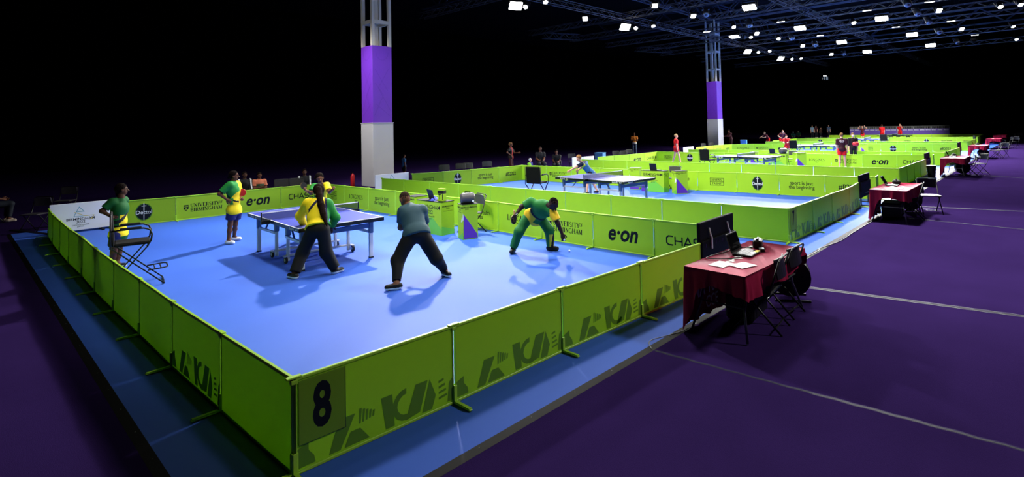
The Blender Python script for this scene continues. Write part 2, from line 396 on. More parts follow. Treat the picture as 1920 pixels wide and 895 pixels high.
# pale cable lying along the front edge of the mat
def cable(label, pts, r=.006, mat='cable'):
    P = [Vector(tuple(p)) for p in pts]; Q = []
    for i in range(len(P)-1):
        for k in range(4):
            t = k/4; a = P[max(i-1, 0)]; b = P[i]; c = P[i+1]; d = P[min(i+2, len(P)-1)]
            Q.append(.5*((2*b)+(c-a)*t+(2*a-5*b+4*c-d)*t*t+(3*b-a-3*c+d)*t**3))
    Q.append(P[-1]); o = MB().tube(Q, r, 6).build('power_cable', mat, smooth=True); return tag(o, label, 'cable')
cable('thin pale cable on carpet along mat edge at the second court', [at(x, y, .0) for x, y in ((1508, 484), (1535, 470), (1537, 466), (1575, 452), (1600, 436), (1640, 412), (1652, 405))], .008)
cable('thin pale cable dropping over mat edge left of near red table', [at(x, y, .002) for x, y in ((1222, 655), (1218, 640), (1250, 630), (1285, 619), (1305, 606))], .005)

# ---------------------------------------------------------------- lighting rig
def aim_matrix(pos, tgt):
    d = (Vector(tgt)-Vector(pos)).normalized(); q = d.to_track_quat('-Z', 'Y'); return Matrix.Translation(pos) @ q.to_matrix().to_4x4()
RIGM = {}
def rig_mesh(kind):
    if kind in RIGM: return RIGM[kind]
    L = []
    if kind == 'flood':
        L.append(('housing', MB().box((0, 0, .1), (.72, .5, .16), ch=.03).mesh('housing', 'housing')))
        L.append(('lens', MB().box((0, 0, -.01), (.66, .44, .06), ch=.02).mesh('lens', 'lens')))
        y = MB(); y.box((-.39, 0, .16), (.03, .06, .42)); y.box((.39, 0, .16), (.03, .06, .42)); y.box((0, 0, .38), (.81, .06, .03)); y.tube([(0, 0, .38), (0, 0, .52)], .03, 8)
        L.append(('yoke', y.mesh('yoke', 'black_metal')))
    elif kind == 'square':
        L.append(('housing', MB().box((0, 0, .09), (.36, .36, .16), ch=.03).mesh('housing', 'housing')))
        L.append(('lens', MB().box((0, 0, -.01), (.27, .27, .05), ch=.015).mesh('lens', 'lens_small')))
        y = MB(); y.box((-.24, 0, .14), (.025, .05, .34)); y.box((.24, 0, .14), (.025, .05, .34)); y.box((0, 0, .32), (.5, .05, .025)); L.append(('yoke', y.mesh('yoke', 'black_metal')))
    elif kind == 'par':
        L.append(('barrel', MB().lathe([(.12, .0), (.145, .0), (.145, .2), (.1, .34), (.05, .36)], 16).mesh('barrel', 'housing', True)))
        L.append(('lens', MB().lathe([(.125, .01), (.12, -.02), (.08, -.04), (.02, -.05)], 16).mesh('lens', 'lens_small', True)))
        y = MB(); y.box((-.21, 0, .2), (.02, .05, .36)); y.box((.21, 0, .2), (.02, .05, .36)); y.box((0, 0, .38), (.44, .05, .02)); L.append(('yoke', y.mesh('yoke', 'black_metal')))
    elif kind == 'spot':
        L.append(('barrel', MB().lathe([(.10, -.02), (.17, -.02), (.19, .1), (.15, .4), (.06, .46)], 16).mesh('barrel', 'grey_metal', True)))
        L.append(('lens', MB().lathe([(.1, -.01), (.06, -.03), (.02, -.035)], 14).mesh('lens', 'screen', True)))
        y = MB(); y.box((-.22, 0, .25), (.02, .06, .5)); y.box((.22, 0, .25), (.02, .06, .5)); y.box((0, 0, .5), (.46, .06, .03)); L.append(('yoke', y.mesh('yoke', 'grey_metal')))
    elif kind == 'tube':
        L.append(('housing', MB().box((0, 0, .05), (.5, .06, .05)).mesh('housing', 'housing')))
        L.append(('lamp_tube', MB().tube([(-.23, 0, 0), (.23, 0, 0)], .014, 8).mesh('lamp_tube', 'lens_small')))
        y = MB(); y.box((-.2, 0, .14), (.02, .04, .14)); y.box((.2, 0, .14), (.02, .04, .14)); L.append(('bracket', y.mesh('bracket', 'black_metal')))
    RIGM[kind] = L; return L
RNAME = {'flood': ('floodlight', 'floodlight'), 'square': ('square_lamp', 'stage lamp'), 'par': ('par_lamp', 'stage lamp'), 'spot': ('spotlight', 'spotlight'), 'tube': ('tube_light', 'tube light')}
def fixture(kind, pos, tgt, label, group, watts=0, cone=105, blend=.7, soft=.22):
    n, c = RNAME[kind]; t = thing(n, label, c, group=group); t.matrix_world = aim_matrix(tuple(map(float, pos)), tuple(map(float, tgt)))
    for nm, me in rig_mesh(kind): put(nm, me, t)
    if watts:
        l = bpy.data.lights.new('beam', 'SPOT'); l.energy = watts; l.spot_size = math.radians(cone); l.spot_blend = blend; l.shadow_soft_size = soft; l.color = (1, .985, .96)
        put('beam', l, t, (0, 0, -.08))
    wp = t.matrix_world.copy(); top = wp @ Vector((0, 0, .36 if kind != 'tube' else .1)); inv = wp.inverted()
    MB().tube([tuple(inv @ top), tuple(inv @ Vector((top.x, top.y, 13.56)))], .008, 4).build('suspension_wire', 'black_metal', t)
    return t
floods = [(967, 11), (1172, 51), (1405, 14), (1377, 69), (1402, 97), (1464, 110), (1500, 53), (1578, 79), (1626, 97), (1653, 35), (1710, 65), (1745, 85)]
for i, (u, v) in enumerate(sorted(floods)):
    p = at(u, v, RIG_Z)
    tg = (p[0]-2.0, 13.0, 0) if u == 1377 else (p[0]-4.0, 7.0 if p[1] > 10 else p[1]-.5, 0)
    fixture('flood', p, tg, f'white rectangular floodlight on the rig, {ORD[i]} from the left of the twelve', 'rectangular floodlights in view', FAR_W*(.25 if u == 1377 else .6 if u in (967, 1172, 1405) else 1.25), 112 if p[1] > 10 else 145)
small = {'par': [(985, 13), (1023, 4), (1192, 53), (1225, 49), (1395, 71), (1408, 70), (1422, 98), (1443, 96), (1485, 111), (1502, 110), (1376, 51), (1460, 73), (1601, 43), (1914, 9), (1876, 13), (1900, 50), (1906, 74)],
         'square': [(1097, 35), (1228, 11), (1300, 30), (1419, 63), (1505, 86), (1559, 102), (1761, 20), (1803, 55), (1824, 77)],
         'spot': [(1324, 28), (1406, 49), (1486, 73), (1529, 85), (1583, 102), (1703, 9), (1722, 27), (1743, 43), (1762, 61), (1796, 81)],
         'tube': [(1325, 60), (1464, 41), (1626, 20), (1680, 51), (1538, 67), (1743, 4), (1783, 40), (1828, 66)]}
SL = {'par': 'round white lamp hanging from the lighting rig, {} from the left of the round ones', 'square': 'small square white lamp on the lighting rig, {} from the left of the small squares',
      'spot': 'unlit grey spotlight barrel on the lighting rig, {} from the left of the unlit ones', 'tube': 'short bright tube light on the lighting rig, {} from the left of the tubes'}
for k, L in small.items():
    for i, (u, v) in enumerate(sorted(L)):
        p = at(u, v, RIG_Z+.1 if k != 'tube' else RIG_Z+.5)
        tg, wt, cn = ((p[0]-5+RS.uniform(-3, 3), p[1]-4, 0) if k != 'tube' else (p[0]-1, p[1]-.2, 0)), 0, 40
        if (u, v) == (1395, 71): tg, wt, cn = (43.3, 17.7, 4.0), 2000, 34       # the lamps trained on the far column and the far fence
        if (u, v) == (1824, 77): tg, wt, cn = (70, 11, .8), 15000, 42
        fixture(k, p, tg, SL[k].format(ORD[i]), {'par': 'round lamps on the rig', 'square': 'small square lamps', 'spot': 'unlit spotlights', 'tube': 'tube lights on the rig'}[k], wt, cn)
# the rig goes on above the nearest court, outside the picture; most floods after the key are added fill
fixture('flood', (9.3, 12.0, RIG_Z), (2.8, 6.0, 0), 'main floodlight on the rig above the far back corner of the nearest court', 'floodlights above the nearest court', KEY_W, 95)
for p, tg, lb, w, cn in (((8.6, 3.4), (5.2, 3.6), 'above the aisle side of the nearest court', 1., 100), ((5.6, 15.9), (11.0, 17.4, 3.2), 'added out of view to brighten the near column', 1.5, 50),  # second one is unseen, added to brighten the column
                         ((2.8, 1.8), (4.6, 5.0), 'added as fill above the number eight corner of the nearest court', .5, 75), ((3.0, 7.2), (5.5, 7.6), 'added as fill above the table side of the nearest court', .45, 80),  # unseen fill floods, added to light the players' camera side
                         ((3.4, 10.6), (4.6, 14.2, .4), 'added as fill above the left back corner of the nearest court', .75, 62), ((1.2, 6.0), (8.5, 6.6, .4), 'added as fill above the left edge of the nearest court', 1.3, 70), ((13.5, 1.0), (12.0, -2.0), 'added as fill above the aisle between the near tables', 3.0, 75), ((9.6, 4.0), (16.5, 4.5, .4), 'added as fill above the near side of the second court', 1.8, 75), ((9.4, 11.0), (16.0, 10.0, .4), 'added as fill above the back of the second court', 1.6, 75), ((20.5, 5.0), (28.5, 5.5, .4), 'added as fill above the near side of the third court', 2.2, 75), ((10.5, -7.6), (5.0, -1.0), 'added as fill over the aisle facing the near barrier', 1.0, 60)):  # all added out of view to brighten panels, spectators, carpet and barrier fronts
    fixture('flood', (p[0], p[1], RIG_Z), (tg[0], tg[1], tg[2] if len(tg) > 2 else 0), 'floodlight on the rig ' + lb, 'floodlights above the nearest court', ROW_W*w, cn, soft=.5)

def truss(label, a, b, w=.34, h=.34, name='lighting_truss', mat='truss_alu', step=.55, r=.024, group='aluminium trusses of the lighting rig'):
    a = Vector(a); b = Vector(b); L = (b-a).length; ang = math.atan2(b.y-a.y, b.x-a.x)
    t = thing(name, label, 'truss', a, ang, group)
    cs = [(s*w/2, k*h) for s in (-1, 1) for k in (0, 1)]
    for y, z in cs: MB().tube([(0, y, z), (L, y, z)], r, 6).build('chord', mat, t)
    lat = MB(); n = int(L/step)
    for i in range(n):
        x0, x1 = i*L/n, (i+1)*L/n
        for s in (-1, 1): lat.beam((x0, s*w/2, 0 if i % 2 else h), (x1, s*w/2, h if i % 2 else 0), r*1.2)
        lat.beam((x0, -w/2 if i % 2 else w/2, 0), (x1, w/2 if i % 2 else -w/2, 0), r*1.2)
        lat.beam((x0, -w/2, h), (x0, w/2, h), r*1.2)
    lat.build('lattice', mat, t, kind='stuff')
    return t
for i, x in enumerate([8.6, 17.6, 26.9, 31.5, 36.2, 40.6, 45, 53.4, 62]):
    truss(f'long dark aluminium truss crossing the courts, {ORD[i]} from the camera', (x, -14, RIG_Z+.55), (x, 24, RIG_Z+.55))
truss('long aluminium truss running down the hall over the back of the courts', (6, 15.75, RIG_Z+.45), (70, 15.75, RIG_Z+.45))
truss('long aluminium truss running down the hall high over the court tables', (6, 8.05, RIG_Z+1.1), (90, 8.05, RIG_Z+1.1))
truss('long aluminium truss running down the hall over the aisle', (14, -8.0, RIG_Z+.9), (90, -8.0, RIG_Z+.9))
# two short trusses hung in the dark behind the courts
for lb, (u0, v0), (u1, v1), d in (('short aluminium truss hung on wires in the dark, left of two', (1018, 72), (1085, 66), 48), ('short aluminium truss hung on wires in the dark, right of two', (1200, 97), (1259, 93), 58)):
    a = atd(u0, v0, d); b = atd(u1, v1, d+1.5)
    t = truss(lb, a, b, .4, .5, name='hanging_truss', step=.5, r=.03, group='short hanging trusses')
    for fx in (.25, .8):
        Lh = (Vector(b)-Vector(a)).length
        MB().tube([(Lh*fx, 0, .5), (Lh*fx, 0, 13.57-a[2])], .012, 5).build('wire', 'black_metal', t)
for i, x in enumerate((22, 43.3, 64)):
    truss(f'deep dark roof girder above the lighting rig, {ORD[i]} from the camera', (x, -14, 11.2), (x, 30, 11.2), .5, 1.5, 'roof_girder', 'roof_steel', 1.8, .07, 'roof girders')
truss('deep dark roof girder running along the column line', (4, 17.8, 11.4), (95, 17.8, 11.4), .5, 1.5, 'roof_girder', 'roof_steel', 1.8, .07, 'roof girders')

# ---------------------------------------------------------------- columns
def column(label, x, y, w, rz=0):
    t = thing('steel_column', label, 'column', (x, y, -.012), rz, 'steel columns with purple wraps')
    h1, h2, top = 2.7, 6.0, 11.4; c = w/2
    MB().box((c, c, h1/2), (w, w, h1), ch=.012).build('base_cladding', 'column_white', t)
    MB().box((c, c, h1+.002), (w+.03, w+.03, .03)).build('cladding_rim', 'column_white', t)
    e = .03
    wr_ = MB().box((c, c, (h1+h2)/2+.01), (w-2*e, w-2*e, h2-h1), ch=.006).build('purple_wrap', 'column_purple', t)
    d = MB()                                                # tone-on-tone drawing on the wrap
    T2 = Matrix(((0, 1, 0, e-.002), (1, 0, 0, 0), (0, 0, 1, 0), (0, 0, 0, 1)))
    for Mx, fl in ((None, 1), (T2, -1)):
        y_ = e-.002 if Mx is None else 0
        for pl in ([(.1*w, 3.0), (.55*w, 3.9), (.15*w, 4.4)], [(.9*w, 3.2), (.3*w, 4.2), (.85*w, 5.1)], [(.15*w, 5.0), (.75*w, 4.1)], arc(.5*w, 5.75, .3*w, .35, 180, 360), [(.2*w, 3.5), (.85*w, 3.0)]):
            stroke(d, pl, .02, y_, Mx=Mx)
    d.build('line_drawing', 'column_purple_line', wr_)
    pw = .13
    for px in (pw/2+e, w-pw/2-e):
        for py in (pw/2+e, w-pw/2-e): MB().box((px, py, (h2+top)/2), (pw, pw, top-h2)).build('corner_post', 'column_steel', t)
    for z in (7.05, 8.6, 10.15):
        for k in range(4):
            q = MB()
            if k < 2: q.box((c, (pw/2+e) if k == 0 else w-pw/2-e, z), (w-2*e-2*pw, .1, .15))
            else: q.box(((pw/2+e) if k == 2 else w-pw/2-e, c, z), (.1, w-2*e-2*pw, .15))
            q.build('tie_beam', 'column_steel', t)
    MB().box((c+.05, c+.1, 8.6), (.16, .1, 5.2)).build('service_duct', 'column_steel', t)
    return t
column('tall column with white base and purple wrap behind the nearest court', 10.45, 17.3, .98)
column('tall distant column with white base and purple wrap, farther down the hall', 42.9, 17.3, 1.0)
# ---------------------------------------------------------------- barriers round the courts
BH = .665
def panel_parts(full):
    k = 'full' if full else 'lite'
    if k in RIGM: return RIGM[k]
    L = {}
    L['sheet'] = MB().box((0, 0, .332), (1.36, .012, .64), ch=.002).mesh('sheet', 'green')
    L['top_rail'] = MB().box((0, 0, BH-.012), (1.392, .03, .024), ch=.005).mesh('top_rail', 'green_rail')
    L['bottom_rail'] = MB().box((0, 0, .0125), (1.384, .024, .023), ch=.004).mesh('bottom_rail', 'green_rail')
    L['post'] = MB().box((0, 0, .332), (.012, .022, .63), ch=.003).mesh('post', 'green_rail')
    f = MB(); f.box((0, 0, .0125), (.036, .46, .012), ch=.004); f.box((.0, -.02, .022), (.03, .40, .01)); f.box((.0, -.016, .085), (.034, .014, .14), ch=.003); f.box((.0, .016, .085), (.034, .014, .14), ch=.003)
    L['foot'] = f.mesh('foot', 'green_rail')
    c = MB(); c.box((0, 0, BH+.002), (.11, .04, .014), ch=.004); c.box((0, 0, BH-.03), (.05, .036, .03), ch=.004); L['clip'] = c.mesh('clip', 'green_rail')
    RIGM[k] = L; return L
PANELS = []
def panel(p0, p1, label, kind=None, full=True, end=False, group=None, foot=True):
    p0 = Vector((p0[0], p0[1])); p1 = Vector((p1[0], p1[1])); d = p1-p0; c = (p0+p1)/2
    t = thing('barrier_panel', label, 'barrier', (c.x, c.y, 0), math.atan2(d.y, d.x), group, d.length/1.4)
    P = panel_parts(True)
    sh = put('sheet', P['sheet'], t)
    put('top_rail', P['top_rail'], t); put('bottom_rail', P['bottom_rail'], t)
    for s in (-1, 1): put('post', P['post'], t, (s*.686, 0, 0))
    if foot: put('foot', P['foot'], t, (-.7, 0, 0))
    if full: put('clip', P['clip'], t, (-.7, 0, 0))
    if end: put('foot', P['foot'], t, (.7, 0, 0))
    if kind: put_print(kind, sh, -.0078, name='printed_logo' if kind != 'pattern' else 'printed_pattern')
    PANELS.append(t); return t, sh
CN = {8: 'the nearest court', 7: 'the second court', 6: 'the third court', 5: 'the fourth court', 4: 'the fifth court', 3: 'the farthest court'}
SAY = {'dettol': 'printed Dettol', 'eon': 'printed e.on', 'chase': 'printed CHASE', 'severn': 'printed SEVERN TRENT', 'longines': 'printed LONGINES', 'uob': 'printed UNIVERSITY OF BIRMINGHAM',
       'sport': 'printed sport is just', 'b2022': 'printed B2022', 'games': 'printed commonwealth games', 'pattern': 'with dark pattern band', None: 'plain'}
def run(c, side, pts, kinds, start='left', full=True, skipfoot=()):
    """panels along pts, listed left to right as seen from the printed / camera side"""
    n = len(pts)-1
    sn = {'L': 'left side', 'N': 'near side', 'R': 'aisle side', 'B': 'back side', 'F': 'far side'}[side]
    for i in range(n):
        k = kinds[i] if i < len(kinds) else None
        w = f'{ORD[i]} from left' if True else ''
        lb = f'green panel {SAY[k]}, {w}, {sn} of {CN[c]}'
        if k is None: lb = f'plain green barrier panel, {w} on {sn} of {CN[c]}'
        yield panel(pts[i], pts[i+1], lb, k, full, end=(i == n-1), group=f'barrier panels of {CN[c]}')
L8 = [(.062, .087), (.029, 1.46), (-.003, 2.838), (-.01, 4.212), (-.029, 5.604), (-.034, 6.979), (-.012, 8.359), (-.026, 9.761), (-.009, 11.142), (.017, 12.553), (.068, 13.926)]
def lerp_pts(a, b, n): return [(a[0]+(b[0]-a[0])*i/n, a[1]+(b[1]-a[1])*i/n) for i in range(n+1)]
list(run(8, 'L', L8[::-1], [None]*8+['pattern', None]))
r8 = list(run(8, 'R', [(.062, .087), (1.388, .041), (2.78, .022), (4.178, -.042), (5.602, -.109)], ['pattern']*4))
list(run(8, 'B', [(1.27, 14.25), (2.66, 14.05), (4.06, 14.02), (5.43, 14.02), (6.72, 13.97)], ['dettol', 'uob', 'eon', 'chase']))
list(run(8, 'F', [(6.72, 13.97), (6.753, 12.552), (6.799, 11.15), (6.828, 9.748), (6.85, 8.35), (6.875, 6.95), (6.883, 5.552), (6.854, 4.171), (6.851, 2.794), (6.902, 1.46), (6.95, .08)],
         ['severn', 'longines', 'sport', None, None, 'games', 'longines', 'uob', 'eon', 'chase']))
N7 = [(8.858, 13.92), (8.888, 12.541), (8.955, 11.137), (9.019, 9.734), (9.08, 8.322), (9.141, 6.916), (9.187, 5.518), (9.236, 4.104), (9.29, 2.727), (9.334, 1.321), (9.425, -.018)]
list(run(7, 'N', N7, [None]*10))
r7 = list(run(7, 'R', [(9.425, -.018), (10.766, -.043), (12.193, -.036), (13.613, -.056), (15.012, .057)], ['pattern']*4))
list(run(7, 'B', [(10.49, 14.5), (11.74, 14.2), (13.02, 14.0), (14.38, 13.83), (15.76, 13.79)], ['severn', 'dettol', 'sport', 'b2022']))
list(run(7, 'F', [(15.76, 13.79), (15.87, 12.4), (15.84, 10.95), (15.92, 9.55), (16.0, 8.18), (16.1, 6.8), (16.19, 5.43), (16.39, 4.08), (16.44, 2.69), (16.52, 1.34), (16.77, .05)],
         ['longines', 'uob', None, None, None, 'games', 'severn', 'dettol', 'sport', 'b2022']))
N6 = [(20.13, 13.94), (20.148, 12.545), (20.167, 11.15), (20.184, 9.762), (20.209, 8.356), (20.222, 6.972), (20.244, 5.572), (20.262, 4.189), (20.281, 2.797), (20.301, 1.424), (20.322, .043)]
list(run(6, 'N', N6, [None]*10, full=False))
list(run(6, 'R', lerp_pts((20.322, .043), (25.925, .05), 4), [None]*4, full=False))
list(run(6, 'B', [(22.1, 14.4), (23.54, 14.35), (24.85, 14.2), (26.4, 14.2), (28.1, 14.35)], [None, None, 'eon', 'chase'], full=False))
list(run(6, 'F', [(28.1, 14.35), (28.15, 12.87), (28.1, 11.36), (28.12, 9.95), (28.15, 8.55), (28.2, 7.1), (28.25, 5.73), (28.4, 4.4), (28.42, 2.99), (28.64, 1.59), (28.86, .25)],
         ['severn', 'dettol', 'sport', None, None, 'games', 'longines', 'uob', 'eon', 'chase'], full=False))
list(run(5, 'N', lerp_pts((31.38, 13.98), (31.518, .053), 10), [None]*10, full=False))
list(run(5, 'R', lerp_pts((31.518, .053), (37.124, .0), 4), [None]*4, full=False))
b5 = [at(1305, 276.5, BH), at(1337, 273, BH), at(1356.4, 271.5, BH), at(1372.5, 270.6, BH)]
list(run(5, 'B', b5, ['dettol', 'sport', 'b2022'], full=False))
list(run(5, 'F', [tuple(b5[-1][:2]), (40.86, 13.4)]+lerp_pts((41.03, 12.0), (41.84, 4.89), 5)+[(42.01, 3.44), (42.17, 1.94), (42.33, .58)], ['longines', 'uob', 'eon', None, None, None, 'severn', 'dettol', 'sport', 'b2022'], full=False))
list(run(4, 'N', lerp_pts((46.1, 14.5), (46.7, .5), 10), [None]*10, full=False))
list(run(4, 'R', lerp_pts((46.7, .5), (52.4, .5), 4), [None]*4, full=False))
list(run(4, 'B', lerp_pts((48.6, 14.8), (54.9, 14.8), 4), [None]*4, full=False))
list(run(4, 'F', lerp_pts((54.9, 14.8), (56.6, .7), 10), [None, 'dettol', None, None, None, None, 'severn', 'dettol', 'sport', 'b2022'], full=False))
list(run(3, 'N', lerp_pts((57.3, 14.8), (57.9, .8), 10), [None]*10, full=False))
list(run(3, 'R', lerp_pts((57.9, .8), (67.9, 1.1), 7), [None]*7, full=False))
list(run(3, 'F', lerp_pts((67.2, 15.2), (68.2, 1.2), 10), [None]*10, full=False))
# a short end panel closing each court at the scoreboard
for c, a, b in ((7, (16.77, .02), (17.5, .1)), (6, (28.86, .2), (29.6, .25))):
    panel(a, b, f'short green end panel beside the scoreboard of {CN[c]}', None, False, True, group='short end panels')
# white banners at the far left corners
def banner(a, b, label, z0=.05, h=.68):
    a = Vector((a[0], a[1])); b = Vector((b[0], b[1])); d = b-a; c = (a+b)/2
    t = thing('banner_board', label, 'banner', (c.x, c.y, 0), math.atan2(d.y, d.x), 'white banner boards')
    sh = MB().box((0, 0, z0+h/2), (d.length, .025, h), ch=.005).build('board', 'banner_white', t)
    for s in (-1, 1): MB().box((s*d.length*.36, 0, .02), (.05, .4, .04), ch=.006).build('foot', 'black_metal', t); MB().box((s*d.length*.36, .02, .2), (.03, .015, .36)).build('stay', 'black_metal', t)
    put_print('banner', sh, -.014, z=z0+h/2+.0, sc=d.length/1.35)
banner((.1, 14.15), (1.26, 14.2), 'white banner board printed BIRMINGHAM 2022 at left back corner of the nearest court')
banner((8.95, 14.55), (10.4, 14.6), 'white banner board at back corner of the second court beside the column')
banner((20.2, 14.6), (21.9, 14.5), 'white banner board at back corner of the third court')
banner(at(1281, 277.5, .7), at(1300, 275.6, .7), 'small white banner board at back corner of the fourth court')
# number signs on the corner panels
for (t, sh), k, w in ((r8[0], 'eight', .35), (r7[0], 'seven', .35)):
    s = MB().box((-.676+w/2+.004, -.012, .415), (w, .008, .44), ch=.002).build('number_sign', 'green_sign', t)
    put_print(k, s, -.0168, x=-.676+w/2, z=.41, name='printed_number')
    e = MB(); x0, x1, z0, z1 = -.672, -.672+w, .195, .635; stroke(e, [(x0, z0), (x1, z0), (x1, z1)], .006, -.0166); e.build('sign_edge', 'ink_green', s)
# ---------------------------------------------------------------- table tennis tables
def tt_table(label, loc, rz, full=True):
    t = thing('tennis_table', label, 'table', (loc[0], loc[1], 0), rz, 'table tennis tables on the courts')
    for s in (-1, 1):
        tp = MB().box((0, s*.686, .7495), (1.485, 1.352, .021)).build('table_top', 'table_blue', t)
        q = MB()
        for x0, x1, y0, y1 in ((-.7625, -.7425, 0, 1.37), (.7425, .7625, 0, 1.37), (-.7425, .7425, 1.35, 1.37), (-.0015, .0015, .01, 1.35)):
            q.add([(x0, s*y0, .7604), (x1, s*y0, .7604), (x1, s*y1, .7604), (x0, s*y1, .7604)], [(0, 1, 2, 3) if s > 0 else (3, 2, 1, 0)])
        q.build('white_lines', 'line_white', tp)
        e = MB(); e.box((-.7525, s*.686, .727), (.02, 1.37, .065)); e.box((.7525, s*.686, .727), (.02, 1.37, .065)); e.box((0, s*1.361, .727), (1.485, .02, .065))
        ed = e.build('edge_frame', 'black_edge', t)
        for x in (-1, 1):
            T = Matrix.Translation((x*.7635, s*1.05, .725)) @ Matrix.Rotation(x*math.pi/2, 4, 'Z')
            w = MB(); wr(w, 'Butterfly', 0, 0, .06, 0, bold=.012, shear=.2, Mx=T)
            for sg in (-1, 1): w.flat([(.2+sg*.002, -.012), (.2+sg*.035, .024), (.2+sg*.04, .0), (.2+sg*.022, -.022)][::sg], 0, T)
            w.build('maker_lettering', 'white_print', ed)
        T = Matrix.Translation((s*.45, s*1.3725, .725)) @ Matrix.Rotation(0 if s < 0 else math.pi, 4, 'Z')
        w = MB(); wr(w, 'Butterfly', 0, 0, .06, 0, bold=.012, shear=.2, Mx=T); w.build('maker_lettering', 'white_print', ed)
        for x in (-1, 1):
            MB().box((x*.62, s*1.13, .58), (.075, .075, .24), ch=.008).build('leg_bracket', 'leg_blue', t)
            lg = MB(); lg.box((x*.62, s*1.13, .245), (.07, .055, .47), ch=.008); lg.build('leg', 'leg_white', t)
            MB().box((x*.62, s*1.13, .0125), (.075, .06, .025)).build('leg_foot', 'rubber', t)
            lg = MB(); lg.box((x*.56, s*.30, .27), (.055, .05, .48), ch=.008); lg.build('leg', 'leg_white', t)
            MB().box((x*.56, s*.30, .60), (.08, .07, .22), ch=.008).build('leg_bracket', 'leg_blue', t)
            MB().beam((x*.6, s*.3, .475), (x*.62, s*1.13, .475), .035, .05, ch=.006).build('side_rail', 'leg_white', t)
            MB().beam((x*.6, s*.55, .70), (x*.61, s*.75, .50), .03, .02).build('stay_bar', 'leg_blue', t)
        MB().box((0, s*1.13, .60), (1.17, .05, .085), ch=.006).build('cross_beam', 'leg_blue', t)
        MB().box((0, s*.30, .62), (1.05, .05, .07), ch=.006).build('cross_beam', 'leg_blue', t)
        MB().box((0, s*.30, .13), (1.2, .05, .035), ch=.006).build('carriage_beam', 'leg_white', t)
        for x in (-1, 1):
            Mx = Matrix.Translation((x*.62, s*.36, .065)) @ Matrix.Rotation(math.pi/2, 4, 'Y')
            wl = MB().lathe([(.03, -.018), (.06, -.018), (.065, -.008), (.065, .008), (.06, .018), (.03, .018)], 16, Mx=Mx).build('wheel', 'rubber', t, smooth=False)
            MB().lathe([(.028, -.02), (.028, .02)], 10, Mx=Mx).build('hub', 'leg_white', wl)
            MB().box((x*.62, s*.33, .125), (.06, .12, .025), ch=.006).build('wheel_fork', 'leg_white', t)
    nt = MB().box((0, 0, .832), (1.80, .004, .13)).build('net', 'net_mesh', t)
    MB().box((0, 0, .904), (1.81, .007, .018)).build('net_tape', 'line_white', nt)
    for x in (-1, 1):
        p = MB(); p.box((x*.915, 0, .84), (.02, .025, .15), ch=.004); p.box((x*.85, 0, .735), (.16, .06, .07), ch=.01); p.box((x*.83, 0, .765), (.12, .08, .012)); p.build('net_post', 'black_edge', t)
    return t
tt_table('blue table tennis table with white legs on the nearest court', (3.18, 6.755), -.052)
tt_table('blue table tennis table on the second court, boy leaning behind it', (12.05, 6.42), -.06)
tt_table('blue table tennis table on the third court behind umpire chair', (23.9, 6.9), -.04)
tt_table('blue table tennis table on the fourth court', (36.6, 7.4), -.03)
tt_table('blue table tennis table on the fifth court near players in red', (49.7, 7.4), -.03)
tt_table('distant blue table tennis table on the farthest court', (61.5, 7.6), -.03)

# ---------------------------------------------------------------- chairs
def umpire_chair(label, loc, rz):          # tall folding armchair, faces local +x
    t = thing('umpire_chair', label, 'chair', (loc[0], loc[1], 0), rz, 'tall black umpire chairs')
    H = .66
    MB().box((.02, 0, H+.02), (.46, .46, .05), ch=.02).build('seat', 'black_cloth', t)
    Mx = Matrix.Translation((-.23, 0, H+.26)) @ Matrix.Rotation(-.06, 4, 'Y')
    MB().box((0, 0, 0), (.035, .48, .50), ch=.016, Mx=Mx).build('backrest', 'black_cloth', t)
    for s in (-1, 1):
        y = s*.26
        MB().tube([(-.25, y, H-.02), (-.245, y, H+.5)], .012, 8).build('back_post', 'black_metal', t, smooth=True)
        pts = [(-.25, y, H+.25), (.0, y, H+.26), (.16, y, H+.255), (.235, y, H+.225), (.265, y, H+.15), (.25, y, H+.05), (.2, y, H-.03)]
        MB().tube(pts, .013, 8).build('arm_tube', 'black_metal', t, smooth=True)
        MB().box((-.0, y, H+.272), (.27, .05, .03), ch=.01).build('armrest', 'black_plastic', t)
        MB().beam((-.23, y, H-.02), (.42, y*.95, .012), .026, .018).build('leg', 'black_metal', t)
        MB().beam((.22, y*.94, H-.02), (-.3, y*.9, .012), .026, .018).build('leg', 'black_metal', t)
    MB().tube([(.42, -.25, .015), (.42, .25, .015)], .011, 6).build('foot_bar', 'black_metal', t)
    MB().tube([(-.3, -.24, .015), (-.3, .24, .015)], .011, 6).build('foot_bar', 'black_metal', t)
    fr = MB(); fr.tube([(.21, -.2, .24), (.43, -.2, .25), (.47, -.15, .252), (.47, .15, .252), (.43, .2, .25), (.21, .2, .24)], .011, 6)
    for x in (.3, .38): fr.tube([(x, -.2, .246), (x, .2, .246)], .008, 6)
    fr.build('footrest', 'black_metal', t)
    return t
umpire_chair('tall black umpire chair with footrest at left of the nearest court', (.40, 7.0), -.17)
umpire_chair('tall black umpire chair seen from behind on the second court', (10.45, 7.75), .25)
umpire_chair('tall black umpire chair beside the table on the third court', (21.9, 7.9), -.1)
umpire_chair('tall black umpire chair beside the table on the fourth court', (34.2, 8.1), -.1)
umpire_chair('tall black umpire chair between players in red on the fifth court', (48.3, 5.9), -.1)

